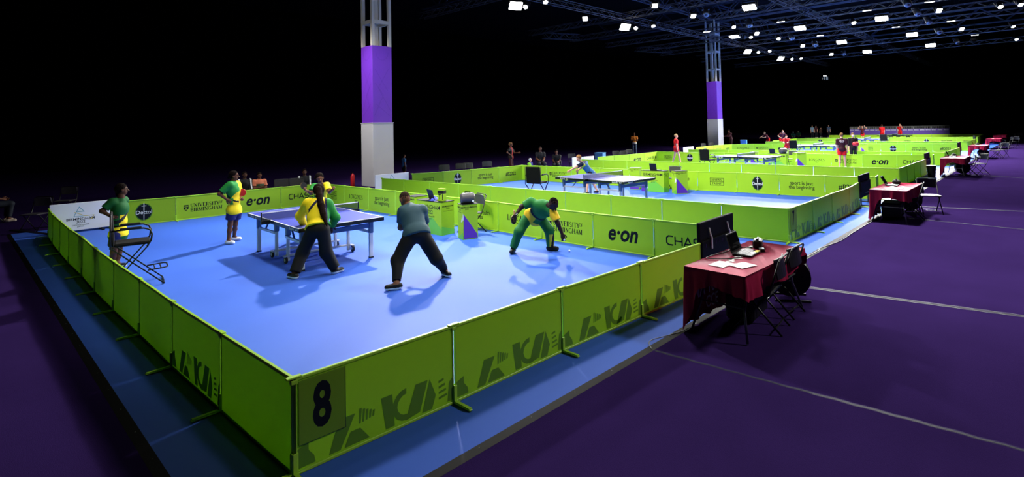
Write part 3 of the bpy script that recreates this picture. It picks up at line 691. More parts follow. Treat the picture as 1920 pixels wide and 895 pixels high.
FC = {}
def folding_chair(label, loc, rz, mat='black_plastic', group='folding chairs', seatm=None):   # faces local +y
    if mat not in FC:
        L = []
        L.append(('seat', MB().box((0, .02, .445), (.42, .4, .028), ch=.012).mesh('seat', seatm or mat)))
        Mx = Matrix.Translation((0, -.245, .72)) @ Matrix.Rotation(-.16, 4, 'X')
        b = MB(); N = 6; v = []; f = []
        for j, z in enumerate((-.11, -.09, .09, .11)):
            for i in range(N+1):
                x = -.2+.4*i/N; k = .19 if j in (0, 3) else .2
                v.append((x*k/.2, -.03*(1-(x/.2)**2), z)); 
        n = len(v); v += [(x, y+.014, z) for x, y, z in v]
        for j in range(3):
            for i in range(N): a = j*(N+1)+i; f += [(a, a+1, a+N+2, a+N+1), (n+a+N+1, n+a+N+2, n+a+1, n+a)]
        bd = [i for i in range(N+1)]+[j*(N+1)+N for j in (1, 2, 3)]+[3*(N+1)+i for i in range(N-1, -1, -1)]+[j*(N+1) for j in (2, 1)]
        for i in range(len(bd)): a, c = bd[i], bd[(i+1) % len(bd)]; f.append((c, a, a+n, c+n))
        b.add(v, f, Mx); L.append(('backrest', b.mesh('backrest', mat)))
        for s in (-1, 1):
            L.append(('leg', MB().tube([(s*.215, -.28, .82), (s*.215, -.16, .44), (s*.205, .24, .0)], .0115, 7).mesh('leg', 'black_metal', True)))
            L.append(('leg', MB().tube([(s*.185, .12, .43), (s*.19, -.28, .0)], .0115, 7).mesh('leg', 'black_metal', True)))
        L.append(('stretcher', MB().tube([(-.208, .16, .09), (.208, .16, .09)], .009, 6).mesh('stretcher', 'black_metal')))
        L.append(('stretcher', MB().tube([(-.19, -.21, .07), (.19, -.21, .07)], .009, 6).mesh('stretcher', 'black_metal')))
        L.append(('top_tube', MB().tube([(-.215, -.28, .82), (-.18, -.285, .845), (.18, -.285, .845), (.215, -.28, .82)], .0115, 7).mesh('top_tube', 'black_metal')))
        FC[mat] = L
    t = thing('folding_chair', label, 'chair', (loc[0], loc[1], -.012 if loc[1] < -.6 or loc[1] > 15.3 else 0), rz, group)
    for nm, me in FC[mat]: put(nm, me, t)
    return t

# ---------------------------------------------------------------- aisle tables in red cloth
def laptop(label, loc, rz, open_deg=105, sticker=False):       # screen hinge at local +y, keyboard towards -y
    t = thing('laptop', label, 'laptop', loc, rz, 'laptops')
    MB().box((0, 0, .012), (.34, .24, .022), ch=.005).build('base', 'black_plastic', t)
    kb = MB().box((0, .02, .0242), (.3, .12, .002)).build('keyboard', 'keys', t)
    for r in range(4):
        q = MB()
        for c in range(12): q.box((-.138+c*.025, -.022+r*.028, .0258), (.021, .022, .002))
        q.build('key_row', 'black_edge' if r == 9 else 'keys', kb)
    MB().box((0, -.075, .0236), (.09, .055, .002)).build('touchpad', 'grey_metal', t)
    Mx = Matrix.Translation((0, .118, .022)) @ Matrix.Rotation(math.radians(90-open_deg), 4, 'X')
    sc_ = MB().box((0, .005, .115), (.34, .01, .23), ch=.004, Mx=Mx).build('screen_lid', 'black_plastic', t)
    MB().box((0, -.0012, .118), (.31, .002, .19), Mx=Mx).build('display', 'screen', sc_)
    if sticker: MB().box((.1, -.09, .0246), (.11, .05, .003)).build('sticker', 'sticker', t)
    return t
def drum_fan(label, loc, rz, r=.27):
    t = thing('drum_fan', label, 'fan', (loc[0], loc[1], -.012), rz, 'black drum fans')
    z = r+.06; Mx = Matrix.Translation((0, 0, z)) @ Matrix.Rotation(math.pi/2, 4, 'Y') @ Matrix.Rotation(.15, 4, 'X')
    MB().lathe([(r-.012, -.12), (r, -.12), (r, .12), (r-.012, .12), (r-.02, .1), (r-.02, -.1)], 28, Mx=Mx).build('drum', 'black_plastic', t, smooth=False)
    for sx in (-.115, .115):
        g = MB()
        for rr in (.06, .11, .16, .21, .25): g.tube([tuple(Mx @ Vector((rr*math.cos(a*math.pi/12), rr*math.sin(a*math.pi/12), sx))) for a in range(24)], .004, 4, True)
        for a in range(8): g.tube([tuple(Mx @ Vector((.03*math.cos(a*math.pi/4), .03*math.sin(a*math.pi/4), sx))), tuple(Mx @ Vector(((r-.015)*math.cos(a*math.pi/4), (r-.015)*math.sin(a*math.pi/4), sx)))], .004, 4)
        g.build('grille', 'black_metal', t)
    for a in range(4):
        c, s_ = math.cos(a*math.pi/2), math.sin(a*math.pi/2)
        MB().add([tuple(Mx @ Vector(p)) for p in ((.04*c, .04*s_, -.03), (.2*c-.07*s_, .2*s_+.07*c, .03), (.22*c+.05*s_, .22*s_-.05*c, -.03), (.05*c+.04*s_, .05*s_-.04*c, -.04))], [(0, 1, 2, 3)]).build('blade', 'black_metal', t)
    MB().lathe([(.045, -.05), (.045, .05)], 12, Mx=Mx).build('motor_hub', 'black_metal', t)
    for s in (-1, 1): MB().tube([(s*.16, -.22, .015), (s*.16, .22, .015)], .014, 7).build('stand_foot', 'black_metal', t); MB().tube([(s*.16, 0, .02), (s*.13, 0, z)], .012, 7).build('stand_arm', 'black_metal', t)
    MB().tube([tuple(Mx @ Vector((r*1.0*math.cos(a), r*1.0*math.sin(a), 0))+Vector((0, 0, 0))) for a in ()] or [(-.05, 0, z+r), (-.04, 0, z+r+.035), (.04, 0, z+r+.035), (.05, 0, z+r)], .01, 6).build('handle', 'black_metal', t)
    return t
def drape(w, d, h, seed):
    """cloth over a w x d table, long drop at the local -x end, short drops elsewhere"""
    rs = np.random.RandomState(seed); q = MB(); N = 40
    ring = []
    def edge(p0, p1, n):
        for i in range(n): ring.append((p0[0]+(p1[0]-p0[0])*i/n, p0[1]+(p1[1]-p0[1])*i/n))
    edge((-w/2, d/2), (-w/2, -d/2), 26); edge((-w/2, -d/2), (w/2, -d/2), 44); edge((w/2, -d/2), (w/2, d/2), 20); edge((w/2, d/2), (-w/2, d/2), 44)
    n = len(ring); rows = 9; v = []; ph = rs.uniform(0, 6, 8)
    for j in range(rows+1):
        t = j/rows
        for i, (x, y) in enumerate(ring):
            if i < 26: s = i/26; drop = max((h-.02)*(1-2.6*s), .2+.03*math.sin(9*s)); nx, ny = -1, 0
            elif i < 70: s = (i-26)/44; drop = .20+.08*math.sin(s*5)+.06*math.cos(9*s); nx, ny = 0, -1
            elif i < 90: s = (i-70)/20; drop = .2+.1*math.sin(s*3); nx, ny = 1, 0
            else: s = (i-90)/44; drop = h-.05 if s > .35 else .25+.9*s*s; nx, ny = 0, 1
            a = i*.55; fold = (.018*math.sin(a*1.3+ph[0])+.012*math.sin(a*2.9+ph[1])+.006*math.sin(a*6.1+ph[2]))*t
            out = .004+.06*t*drop+fold+.004*math.sin(a*7+t*6)
            wig = .012*t*math.sin(a*2+ph[3])
            v.append((x+nx*out+(wig if ny else 0), y+ny*out+(wig if nx else 0), h-drop*t+.01*t*math.sin(a*1.7+ph[4])*(drop > .3)))
    f = [(j*n+i, (j+1)*n+i, (j+1)*n+(i+1) % n, j*n+(i+1) % n) for j in range(rows) for i in range(n)]
    f.append(tuple(range(n-1, -1, -1))); q.add(v, f); return q
def red_table(label, x0, x1, y0, y1, rz=-.03, seed=1, full=True):
    w, d = x1-x0, y1-y0; cx, cy = (x0+x1)/2, (y0+y1)/2; h = .745
    t = thing('folding_table', label, 'table', (cx, cy, -.012), rz, 'folding tables along the aisle')
    MB().box((0, 0, h-.03), (w-.02, d-.02, .035), ch=.01).build('table_top', 'grey_metal', t)
    for s in (-1, 1):
        x = s*(w/2-.18)
        for e in (-1, 1): MB().tube([(x*.75, e*(d/2-.1), h-.05), (x, e*(d/2-.1), .32), (x+s*.1, e*(d/2-.03), .012)], .014, 8).build('leg', 'grey_metal', t, smooth=True)
        MB().tube([(x*.99, -(d/2-.09), .34), (x*.99, d/2-.09, .34)], .011, 8).build('leg_brace', 'grey_metal', t)
    c = drape(w, d, h, seed).build('table_cloth', 'red_cloth', smooth=True); c.location = (cx, cy, -.012); c.rotation_euler.z = rz
    tag(c, 'red cloth draped over ' + label.split(' table', 1)[0].replace('grey folding', 'the') + ' table' + label.split(' table', 1)[1], 'tablecloth', 'red tablecloths')
    wp = MB()
    T = Matrix.Translation((-w/2+.42, d/2-.05, .34))
    wr(wp, 'MA 10', -.06, .08, .24, 0, bold=.01, sx=.8, Mx=T); wr(wp, 'CCE', .12, -.1, .2, 0, bold=.01, sx=.8, Mx=T)
    T = Matrix.Translation((0, 0, h+.0015)) @ Matrix.Rotation(-math.pi/2, 4, 'X') @ Matrix.Rotation(0, 4, 'Z')
    wr(wp, 'COM', .1, .17, .1, 0, bold=.01, sx=.9, Mx=T); wr(wp, 'GAMES', .42, .17, .1, 0, bold=.01, sx=.9, Mx=T)
    for k in range(9): stroke(wp, [(-.45+.05*k, .1-.02*(k % 3)), (-.36+.05*k, .0+.03*(k % 4)), (-.33+.05*k, .06)], .022, -.0005*k-.001, Mx=T)
    wp.build('white_lettering', 'white_print', c, kind='stuff')
    return t, (cx, cy, h-.012+.003)
def on(base, rz, x, y): c, s = math.cos(rz), math.sin(rz); return (base[0]+x*c-y*s, base[1]+x*s+y*c, base[2])
_, b1 = red_table('grey folding table nearest the camera beside the aisle', 4.09, 5.83, -1.43, -.71, -.03, 1)
laptop('open black laptop with yellow sticker on the nearest red table', on(b1, -.03, .1, .06), .05, 108, True)
for i, (dx, dy, r, lb) in enumerate(((-.56, .06, .12, 'white sheet of paper on nearest red table, farther from laptop'), (-.46, -.15, -.12, 'white sheet of paper on nearest red table, nearer the laptop'))):
    p = on(b1, -.03, dx, dy); o = MB().box((0, 0, .002), (.25, .19, .003)).build('paper_sheet', 'paper'); o.location = (p[0], p[1], p[2]+.002*i); o.rotation_euler.z = r-.2
    tag(o, lb, 'paper', 'papers on the nearest table')
    for k in range(5): pass
p = on(b1, -.03, .52, .1)
t = thing('video_camera', 'small black video camera standing on the nearest red table', 'camera', p, .3)
MB().box((0, 0, .055), (.2, .11, .1), ch=.015).build('body', 'black_plastic', t)
MB().lathe([(.036, 0), (.036, .06), (.04, .065), (.04, .09)], 14, Mx=Matrix.Translation((.1, 0, .055)) @ Matrix.Rotation(math.pi/2, 4, 'Y')).build('lens_barrel', 'black_metal', t)
MB().box((-.02, 0, .118), (.14, .03, .02), ch=.006).build('carry_handle', 'black_plastic', t); MB().box((-.0, -.057, .055), (.014, .004, .05)).build('label_strip', 'white_print', t)
p = on(b1, -.03, .36, -.02); t = thing('power_adapter', 'black power adapter beside the video camera on red table', 'adapter', p, .5)
MB().box((0, 0, .02), (.13, .06, .035), ch=.008).build('body', 'black_plastic', t); MB().tube([(.06, 0, .02), (.12, .05, .008), (.2, .0, .008), (.16, .12, .008)], .005, 6).build('lead', 'black_plastic', t)
cable('black laptop cable lying across the nearest red table', [on(b1, -.03, x, y)[:2]+(b1[2]+.006,) for x, y in ((.02, .1), (-.1, .02), (-.3, .12), (-.42, .3), (-.3, .34), (0, .3), (.3, .3), (.45, .14))], .005, 'black_plastic')
folding_chair('black folding chair pushed under nearest red table, left of two', (4.78, -1.27), .12, group='black folding chairs of the aisle')
folding_chair('black folding chair pushed under nearest red table, right of two', (5.42, -1.22), .0, group='black folding chairs of the aisle')
drum_fan('black drum fan on the carpet beside nearest red table', at(1490, 566)[:2]+np.array([.15, .1]), .5, .25)
t = thing('equipment_case', 'black equipment case lying under the nearest red table', 'case', (5.05, -1.0, -.012), .1)
MB().box((0, 0, .17), (.6, .34, .3), ch=.03).build('shell', 'black_plastic', t); MB().box((0, -.18, .2), (.16, .03, .03), ch=.01).build('handle', 'black_metal', t)

_, b2 = red_table('grey folding table second along the aisle', 12.85, 14.75, -1.42, -.68, -.01, 2)
laptop('open black laptop on the second red table', on(b2, 0, .1, .1), .05, 118)
_, b3 = red_table('grey folding table third along the aisle', 25.4, 27.5, -1.3, -.5, .0, 3)
laptop('open black laptop on the third red table', on(b3, 0, .1, .1), .05, 118)
_, b4 = red_table('grey folding table fourth along the aisle', 37.6, 39.7, -1.15, -.35, .0, 4)
laptop('open black laptop on the fourth red table', on(b4, 0, -.1, .1), .05, 115)
_, b5_ = red_table('grey folding table fifth along the aisle', 50.2, 52.4, -1.15, -.3, .0, 5)
_, b6_ = red_table('grey folding table farthest along the aisle', 60.5, 62.6, -1.0, -.1, .0, 6)
for b, n in ((b2, 'second'), (b3, 'third'), (b4, 'fourth')):
    p = on(b, 0, -.5, -.05); o = MB().box((0, 0, .002), (.62, .26, .004)).build('paper_sheet', 'paper'); o.location = p; o.rotation_euler.z = -.1; tag(o, f'white papers on the {n} red table', 'paper', 'papers on farther tables')
    p = on(b, 0, .55, .1); t = thing('equipment_bag', f'small black equipment bag on the {n} red table', 'bag', p, .2, 'small black bags on the tables')
    MB().box((0, 0, .05), (.3, .18, .09), ch=.035).build('body', 'black_cloth', t); MB().tube([(-.1, 0, .09), (-.06, 0, .13), (.06, 0, .13), (.1, 0, .09)], .01, 6).build('handle', 'black_cloth', t)
folding_chair('black folding chair pushed under the second red table', (13.9, -1.3), .1, group='black folding chairs of the aisle')
folding_chair('lone black folding chair standing clear in the aisle facing left', at(1745, 399)[:2], math.radians(112), 'black_metal', 'black folding chairs of the aisle')
drum_fan('black drum fan between second red table and lone chair', at(1706, 397)[:2], .5, .26)
t = thing('equipment_case', 'black equipment case under the second red table', 'case', (13.75, -.95, -.012), .1); MB().box((0, 0, .2), (.7, .4, .36), ch=.03).build('shell', 'black_plastic', t); MB().box((0, -.21, .2), (.16, .03, .03), ch=.01).build('handle', 'black_metal', t)
for (x, y, r, lb) in ((26.3, -1.35, .2, 'black folding chair at third red table, nearer the table'), (27.2, -1.6, .7, 'black folding chair at third red table, nearer the aisle'), (38.6, -1.5, .3, 'black folding chair at fourth red table, nearer the table'), (39.6, -1.75, 1.0, 'black folding chair at fourth red table, nearer the aisle'),
                      (51.6, -1.5, .4, 'black folding chair at fifth red table, nearer the table'), (52.9, -1.8, 1.0, 'black folding chair at fifth red table, nearer the aisle'), (62.3, -1.3, .4, 'black folding chair at the farthest red table, left of two'), (63.6, -1.7, 1.0, 'black folding chair at the farthest red table, right of two')):
    folding_chair(lb, (x, y), r, group='black folding chairs of the aisle')
drum_fan('black drum fan under the third red table', (26.6, -1.1), .5, .25); drum_fan('black drum fan under the fourth red table', (38.4, -.95), .5, .25)

# ---------------------------------------------------------------- scoreboards in the gap of each court
def scoreboard(label, p0, p1, h=.98, z0=.22, brackets=True):
    a = Vector((p0[0], p0[1])); b = Vector((p1[0], p1[1])); d = b-a; c = (a+b)/2; w = d.length
    t = thing('scoreboard', label, 'scoreboard', (c.x, c.y, 0), math.atan2(d.y, d.x), 'black electronic scoreboards seen from behind')
    MB().box((0, 0, z0+(h-z0)/2), (w, .05, h-z0), ch=.008).build('panel', 'board_black', t)
    MB().box((0, -.035, z0+.3), (w*.96, .03, .26), ch=.006).build('rear_housing', 'board_black', t)
    for s in (-1, 1):
        MB().box((s*w*.36, 0, .02), (.05, .5, .03), ch=.006).build('foot', 'black_metal', t); MB().box((s*w*.36, .0, .14), (.04, .03, .24)).build('stand', 'black_metal', t)
        if brackets:
            k = MB(); k.tube([(s*w*.27, -.04, h-.1), (s*w*.27, -.06, h-.2), (s*w*.27+.02, -.07, h-.24), (s*w*.27+.02, -.07, h-.4)], .014, 7); k.build('latch_bar', 'leg_white', t)
    hd = MB(); hd.tube([(-.1, -.05, z0+.12), (-.08, -.08, z0+.12), (.12, -.08, z0+.12), (.14, -.05, z0+.12)], .01, 6); hd.build('handle', 'grey_metal', t)
    v = MB()
    for k in range(9): v.box((-w*.38+k*w*.095, -.0515, z0+.36), (.02, .003, .05))
    v.build('vent_slots', 'screen', t, kind='stuff')
    return t
scoreboard('black scoreboard with silver latches seen from behind at near red table', (5.69, -.04), (6.86, -.02), .92)
scoreboard('black scoreboard at aisle end of the second court', (15.08, .06), (16.25, .08), .84, brackets=False)
scoreboard('black scoreboard at aisle end of the third court', (26.0, .1), (27.3, .12), .88, brackets=False)
scoreboard('black scoreboard at aisle end of the fourth court', (37.3, .1), (38.7, .12), .92, brackets=False)
scoreboard('black scoreboard at aisle end of the fifth court', (52.6, .5), (54.6, .8), .9, brackets=False)
o = thing('waste_bin', 'small black bin on blue mat beside the third red table', 'bin', (25.0, -.25, 0)); MB().lathe([(.13, 0), (.16, .42), (.17, .42), (.165, .45), (.15, .45)], 18).build('bucket', 'black_plastic', o); MB().lathe([(.172, .40), (.175, .43), (.172, .46)], 18).build('rim', 'black_metal', o)

# ---------------------------------------------------------------- umpire desks and towel pedestals
def desk_art(parent, w, y, s=1):
    pass
def pedestal(label, loc, rz, w=.36, d=.34, h=.74, purple=True, group='green towel pedestals'):   # front is local -y
    t = thing('towel_pedestal', label, 'pedestal', (loc[0], loc[1], 0), rz, group)
    MB().box((0, 0, h/2), (w, d, h), ch=.004).build('box_body', 'green', t)
    MB().box((0, 0, h+.004), (w+.01, d+.01, .01)).build('black_top', 'black_plastic', t)
    y = -d/2-.002; p = MB(); p.flat([(-w/2+.02, .02), (w/2-.005, .02), (w/2-.02, .1), (.06, .24), (-w/2+.02+.002, .54)], y); 
    q = MB(); q.flat([(-w/2, .44), (-w/2+.018, .56), (-w/2+.022, .40)], y-.0005)
    g = MB(); g.flat([(-w/2, .0), (-w/2+.02, .0), (-w/2+.016, .12), (-w/2, .05)], y-.0003)
    i = MB(); wr(i, 'BIRMINGHAM', -w*.22, h-.06, .042, y, bold=.01); wr(i, '2022', -w*.22, h-.10, .042, y, bold=.01); wr(i, 'Butterfly', w*.22, h-.06, .045, y, bold=.008)
    T = Matrix.Translation((-w/2-.002, 0, 0)) @ Matrix.Rotation(-math.pi/2, 4, 'Z')
    wr(i, 'BIRMINGHAM', 0, h-.07, .05, 0, bold=.008, Mx=T); wr(i, '2022', 0, h-.12, .05, 0, bold=.008, Mx=T); wr(i, 'commonwealth games', 0, h-.17, .028, 0, Mx=T)
    q.flat([(.06, .36), (d/2, .40), (d/2, .56)], -.0004, T); g.flat([(-d/2, .0), (d/2, .0), (d/2, .16)], -.0003, T)
    for m, mt, nm in ((p, 'purple_print', 'purple_graphic'), (q, 'white_print', 'white_graphic'), (g, 'green_mid', 'green_graphic'), (i, 'ink', 'printed_lettering')): m.build(nm, mt, t, kind='stuff' if nm == 'printed_lettering' else None)
    return t
def ump_desk(label, loc, rz, w=.9, d=.36, h=.73):
    t = thing('umpire_desk', label, 'desk', (loc[0], loc[1], 0), rz, 'green umpire desks')
    MB().box((0, 0, h/2), (w, d, h), ch=.004).build('box_body', 'green', t)
    MB().box((0, 0, h+.005), (w+.01, d+.01, .012)).build('black_top', 'black_plastic', t)
    i = MB(); y = -d/2-.002
    wr(i, 'BIRMINGHAM', 0.02, h-.13, .125, y, bold=.012); wr(i, '2022', 0.02, h-.24, .125, y, bold=.012); wr(i, 'commonwealth', .02, h-.33, .06, y); wr(i, 'games', .02, h-.385, .06, y)
    g = MB(); g.flat([(-w/2, .0), (w/2, .0), (w/2, .13), (.12, .38), (-w/2, .22)], y+.001)
    p = MB(); p.flat([(-w/2, .0), (-.22, .0), (-.36, .26), (-w/2, .2)], y+.0006); q = MB(); q.flat([(-.24, .12), (-.17, .12), (-.215, .30)], y)
    T = Matrix.Translation((w/2+.002, 0, 0)) @ Matrix.Rotation(math.pi/2, 4, 'Z')
    wr(i, 'BIRMINGHAM', 0, h-.1, .05, 0, bold=.008, Mx=T); wr(i, '2022', 0, h-.15, .05, 0, bold=.008, Mx=T); wr(i, 'commonwealth games', 0, h-.2, .028, 0, Mx=T); g.flat([(-d/2, .0), (d/2, .0), (d/2, .1), (-d/2, .2)], .0, T)
    for m, mt, nm in ((p, 'purple_print', 'purple_graphic'), (q, 'white_print', 'white_graphic'), (g, 'green_mid', 'green_graphic'), (i, 'ink', 'printed_lettering')): m.build(nm, mt, t, kind='stuff' if nm == 'printed_lettering' else None)
    return t
H2 = -math.pi/2
ump_desk('green umpire desk printed BIRMINGHAM 2022 on the nearest court', (5.95, 6.66), H2+.03)
pedestal('green pedestal with purple triangle and grey bag on the nearest court', (5.98, 5.53), H2+1.25, .34, .3, .74)
pedestal('green pedestal half hidden behind man in teal shirt', (6.05, 7.55), H2, .36, .34, .76)
folding_chair('black folding chair behind the desk of the nearest court', (6.45, 6.0), 1.4, 'chair_grey', 'folding chairs at the umpire desks')
def bag(label, loc, rz, s=1):
    t = thing('sports_bag', label, 'bag', loc, rz, 'grey bags'); q = MB(); v = []; n = 16
    q.lathe([(.05*s, -.15*s), (.1*s, -.145*s), (.12*s, -.1*s), (.12*s, .1*s), (.1*s, .145*s), (.05*s, .15*s)], n, Mx=Matrix.Translation((0, 0, .105*s)) @ Matrix.Rotation(math.pi/2, 4, 'Y')); q.build('bag_body', 'chair_grey', t, smooth=True)
    MB().tube([(-.07*s, 0, .21*s), (-.05*s, 0, .25*s), (.05*s, 0, .25*s), (.07*s, 0, .21*s)], .009, 6).build('bag_handle', 'black_cloth', t)
    MB().box((.1*s, -.1*s, .05*s), (.05, .03, .05), ch=.01).build('white_tag', 'white_print', t)
bag('grey bag lying on the pedestal of the nearest court', (5.98, 5.53, .752), -.5)
def towel_box(label, loc, rz):
    t = thing('timeout_box', label, 'box', loc, rz); MB().box((0, 0, .14), (.16, .1, .28), ch=.004).build('box_body', 'green', t); MB().box((0, -.001, .2), (.162, .1, .07)).build('black_band', 'black_plastic', t)
    i = MB(); wr(i, 'T', -.03, .09, .16, -.052, bold=.03, sx=.7); i.flat([(.04, .03), (.06, .03), (.06, .15), (.04, .15)], -.052); i.build('printed_letter', 'ink', t)
towel_box('green time-out box with letter T on the umpire desk', (5.93, 6.37, .742), H2+.3)
laptop('open black laptop on umpire desk of the nearest court', (6.0, 6.66, .742), H2+2.9, 105)
def towel(label, loc, rz, mat='towel_blue'):
    q = MB(); n = 12; v = []
    for j in range(n+1):
        for i in range(n+1):
            x, y = -1+2*i/n, -1+2*j/n; r = min(1, math.hypot(x, y)); v.append((x*.13, y*.09, .004+.075*(1-r**2)*(1+.25*math.sin(5*x+2*y)+.2*math.sin(7*y))))
    q.add(v, [(j*(n+1)+i, j*(n+1)+i+1, (j+1)*(n+1)+i+1, (j+1)*(n+1)+i) for j in range(n) for i in range(n)]); o = q.build('towel', mat, smooth=True); o.location = loc; o.rotation_euler.z = rz; return tag(o, label, 'towel')
towel('crumpled blue towel on the umpire desk beside time-out box', (5.9, 6.62, .742), .5)
# second court
ump_desk('green umpire desk printed BIRMINGHAM 2022 on the second court', (15.2, 6.55), H2+.03)
pedestal('green pedestal with purple triangle on the second court', (15.15, 5.55), H2+.9, .42, .38, .76)
pedestal('green pedestal left of the umpire desk on the second court', (15.4, 7.5), H2+.35, .38, .36, .78)
folding_chair('grey folding chair behind the desk of the second court', (15.75, 6.15), math.radians(100), 'chair_grey', 'folding chairs at the umpire desks')
laptop('open black laptop on umpire desk of the second court', (15.2, 6.5, .742), H2+2.9, 100)
# third court
ump_desk('green umpire desk on the third court behind table legs', (26.9, 6.5), H2+.03)
pedestal('green pedestal with purple triangle on the third court', (26.9, 5.45), H2+.8, .48, .44, .8)
pedestal('green pedestal left of the umpire desk on the third court', (27.1, 7.8), H2+.3, .4, .38, .78)
folding_chair('grey folding chair behind the desk of the third court', (27.4, 5.95), math.radians(100), 'chair_grey', 'folding chairs at the umpire desks')
laptop('open laptop on umpire desk of the third court', (26.9, 6.7, .742), H2+2.9, 100)
bag('grey bag on the umpire desk of the third court', (26.95, 6.25, .742), -.5, 1.2)
ump_desk('small green umpire desk on the fourth court', (39.5, 6.6), H2); laptop('open laptop on umpire desk of the fourth court', (39.5, 6.6, .742), H2+2.9, 100)
pedestal('green pedestal beside the umpire desk on the fourth court', (39.4, 5.4), H2+.5, .42, .38, .76)
# ---------------------------------------------------------------- odds and ends behind the courts
def bucket_box(label, loc, w, d, h, rz=0, mat='blue_box'):
    t = thing('storage_box', label, 'box', (loc[0], loc[1], -.012 if loc[1] > 15.3 else 0), rz); MB().box((0, 0, h/2), (w, d, h), ch=.02).build('box_body', mat, t); MB().box((0, 0, h-.01), (w+.03, d+.03, .03), ch=.008).build('lid', mat, t)
bucket_box('pale blue storage box behind the back of the third court', at(1126, 312)[:2], .55, .5, .8, .3)
bucket_box('pale blue bin behind the fourth court beside dark person', at(1395, 282)[:2], .55, .5, .9, .3)
for (u, v, hgt_, lb) in ((834, 313, .8, 'grey chair back above barrier, leftmost behind the second court'), (865, 309, .8, 'grey chair back above barrier, second behind the second court'), (879, 305.5, .8, 'grey chair back above barrier, third behind the second court'), (915, 306, .8, 'grey chair back above barrier, fourth behind the second court'),
                         (1074, 291, .8, 'dim grey chair behind boy in blue shirt'), (1158, 284, .8, 'dim grey chair left of person in orange, leftmost'), (1172, 283.5, .8, 'dim grey chair left of person in orange, middle'), (1183, 281.5, .8, 'dim grey chair left of person in orange, rightmost'),
                         (1322, 269, .8, 'dim grey chair at foot of distant column, left of two'), (1337, 268, .8, 'dim grey chair at foot of distant column, right of two')):
    folding_chair(lb, (at(u, v, .83)[:2] if u > 1100 else on_y(u, v+2, 15.1)[:2] if u < 1000 else on_y(u, v, 15.8)[:2]), math.radians(150), 'chair_grey', 'grey chairs behind the courts')
for x, y, r, lb in (tuple(at(527, 338.5, .83)[:2])+(2.7, 'grey chair back behind back barrier, farther from seated man in white stripes'), tuple(at(555, 336.6, .83)[:2])+(2.7, 'grey chair back behind back barrier, next to seated man in white stripes')):
    folding_chair(lb, (x, y), r, 'chair_grey', 'grey chairs behind the nearest court')
# red fire extinguisher at the column foot
t = thing('fire_extinguisher', 'red fire extinguisher standing left of the white column base', 'extinguisher', (10.0, 18.2, -.012)); MB().lathe([(.08, 0), (.09, .02), (.09, .45), (.06, .52), (.03, .54), (.03, .58)], 18).build('cylinder', 'bat_red', t, smooth=True); MB().box((0, .03, .6), (.04, .14, .05), ch=.01).build('valve_lever', 'black_metal', t); MB().tube([(0, .08, .58), (.1, .08, .5), (.11, .05, .2)], .012, 6).build('hose', 'rubber', t)
# far crowd fence with purple mesh
a = on_x(1593, 238.5, 74); b = on_x(1780, 235, 73); n = 6; FH = (a[2]+b[2])/2
for i in range(n):
    p = a+(b-a)*i/n; q = a+(b-a)*(i+1)/n; d = Vector((q[0]-p[0], q[1]-p[1])); L = d.length
    t = thing('crowd_fence', f'distant steel crowd fence with purple sheet, {ORD[i]} from left', 'fence', (p[0], p[1], -.012), math.atan2(d.y, d.x), 'far crowd fence sections')
    f = MB(); f.tube([(.03, 0, .1), (.03, 0, FH), (L-.03, 0, FH), (L-.03, 0, .1)], .03, 6); f.tube([(.03, 0, .15), (L-.03, 0, .15)], .03, 6); f.build('frame', 'steel_bar', t)
    for k in range(1, 16): MB().tube([(L*k/16, 0, .15), (L*k/16, 0, FH)], .015, 5).build('bar', 'steel_bar', t)
    s = MB().box((L/2, -.05, FH/2-.12), (L-.02, .01, FH-.32)).build('purple_sheet', 'purple_fence', t)
    w = MB()
    for k in range(3): wr(w, 'B2022', L*(k+.5)/3, FH-.42, .18, -.058, bold=.01)
    w.build('printed_lettering', 'white_print', s, kind='stuff')
# exit sign far back
p = at(1547, 147, 5.5); p = CP+(p-CP)*.0+ray(1547, 147)*62
t = thing('exit_sign', 'small faint exit sign high in the dark behind the courts', 'sign', p, -.83)
bd = MB().box((0, 0, 0), (.9, .06, .42), ch=.01).build('sign_board', 'roof_dark', t)
w = MB(); w.flat([(-.12, -.16), (-.02, -.16), (-.02, .14), (-.12, .14)], -.034); w.flat([(.1, -.16), (.32, -.16), (.32, .16), (.1, .16)], -.034); stroke(w, [(-.34, .1), (-.26, .02), (-.32, -.15)], .04, -.034); stroke(w, [(-.36, -.02), (-.2, .06)], .04, -.034); w.build('printed_symbol', 'exit_white', bd)
MB().box((-.02, 0, .27), (.3, .08, .08)).build('sign_lamp', 'lens_small', t)
# table tennis balls
def ball(label, loc): o = MB(); import_ = None; prof = [(.0005+.02*math.sin(math.pi*i/10), -.02*math.cos(math.pi*i/10)) for i in range(11)]; o.lathe(prof, 16); o = o.build('tennis_ball', 'ball', smooth=True); o.location = tuple(map(float, loc)); return tag(o, label, 'ball', None)
bp = at(1067.5, 470.5, .02); ball('white table tennis ball on blue mat below bending man', bp)
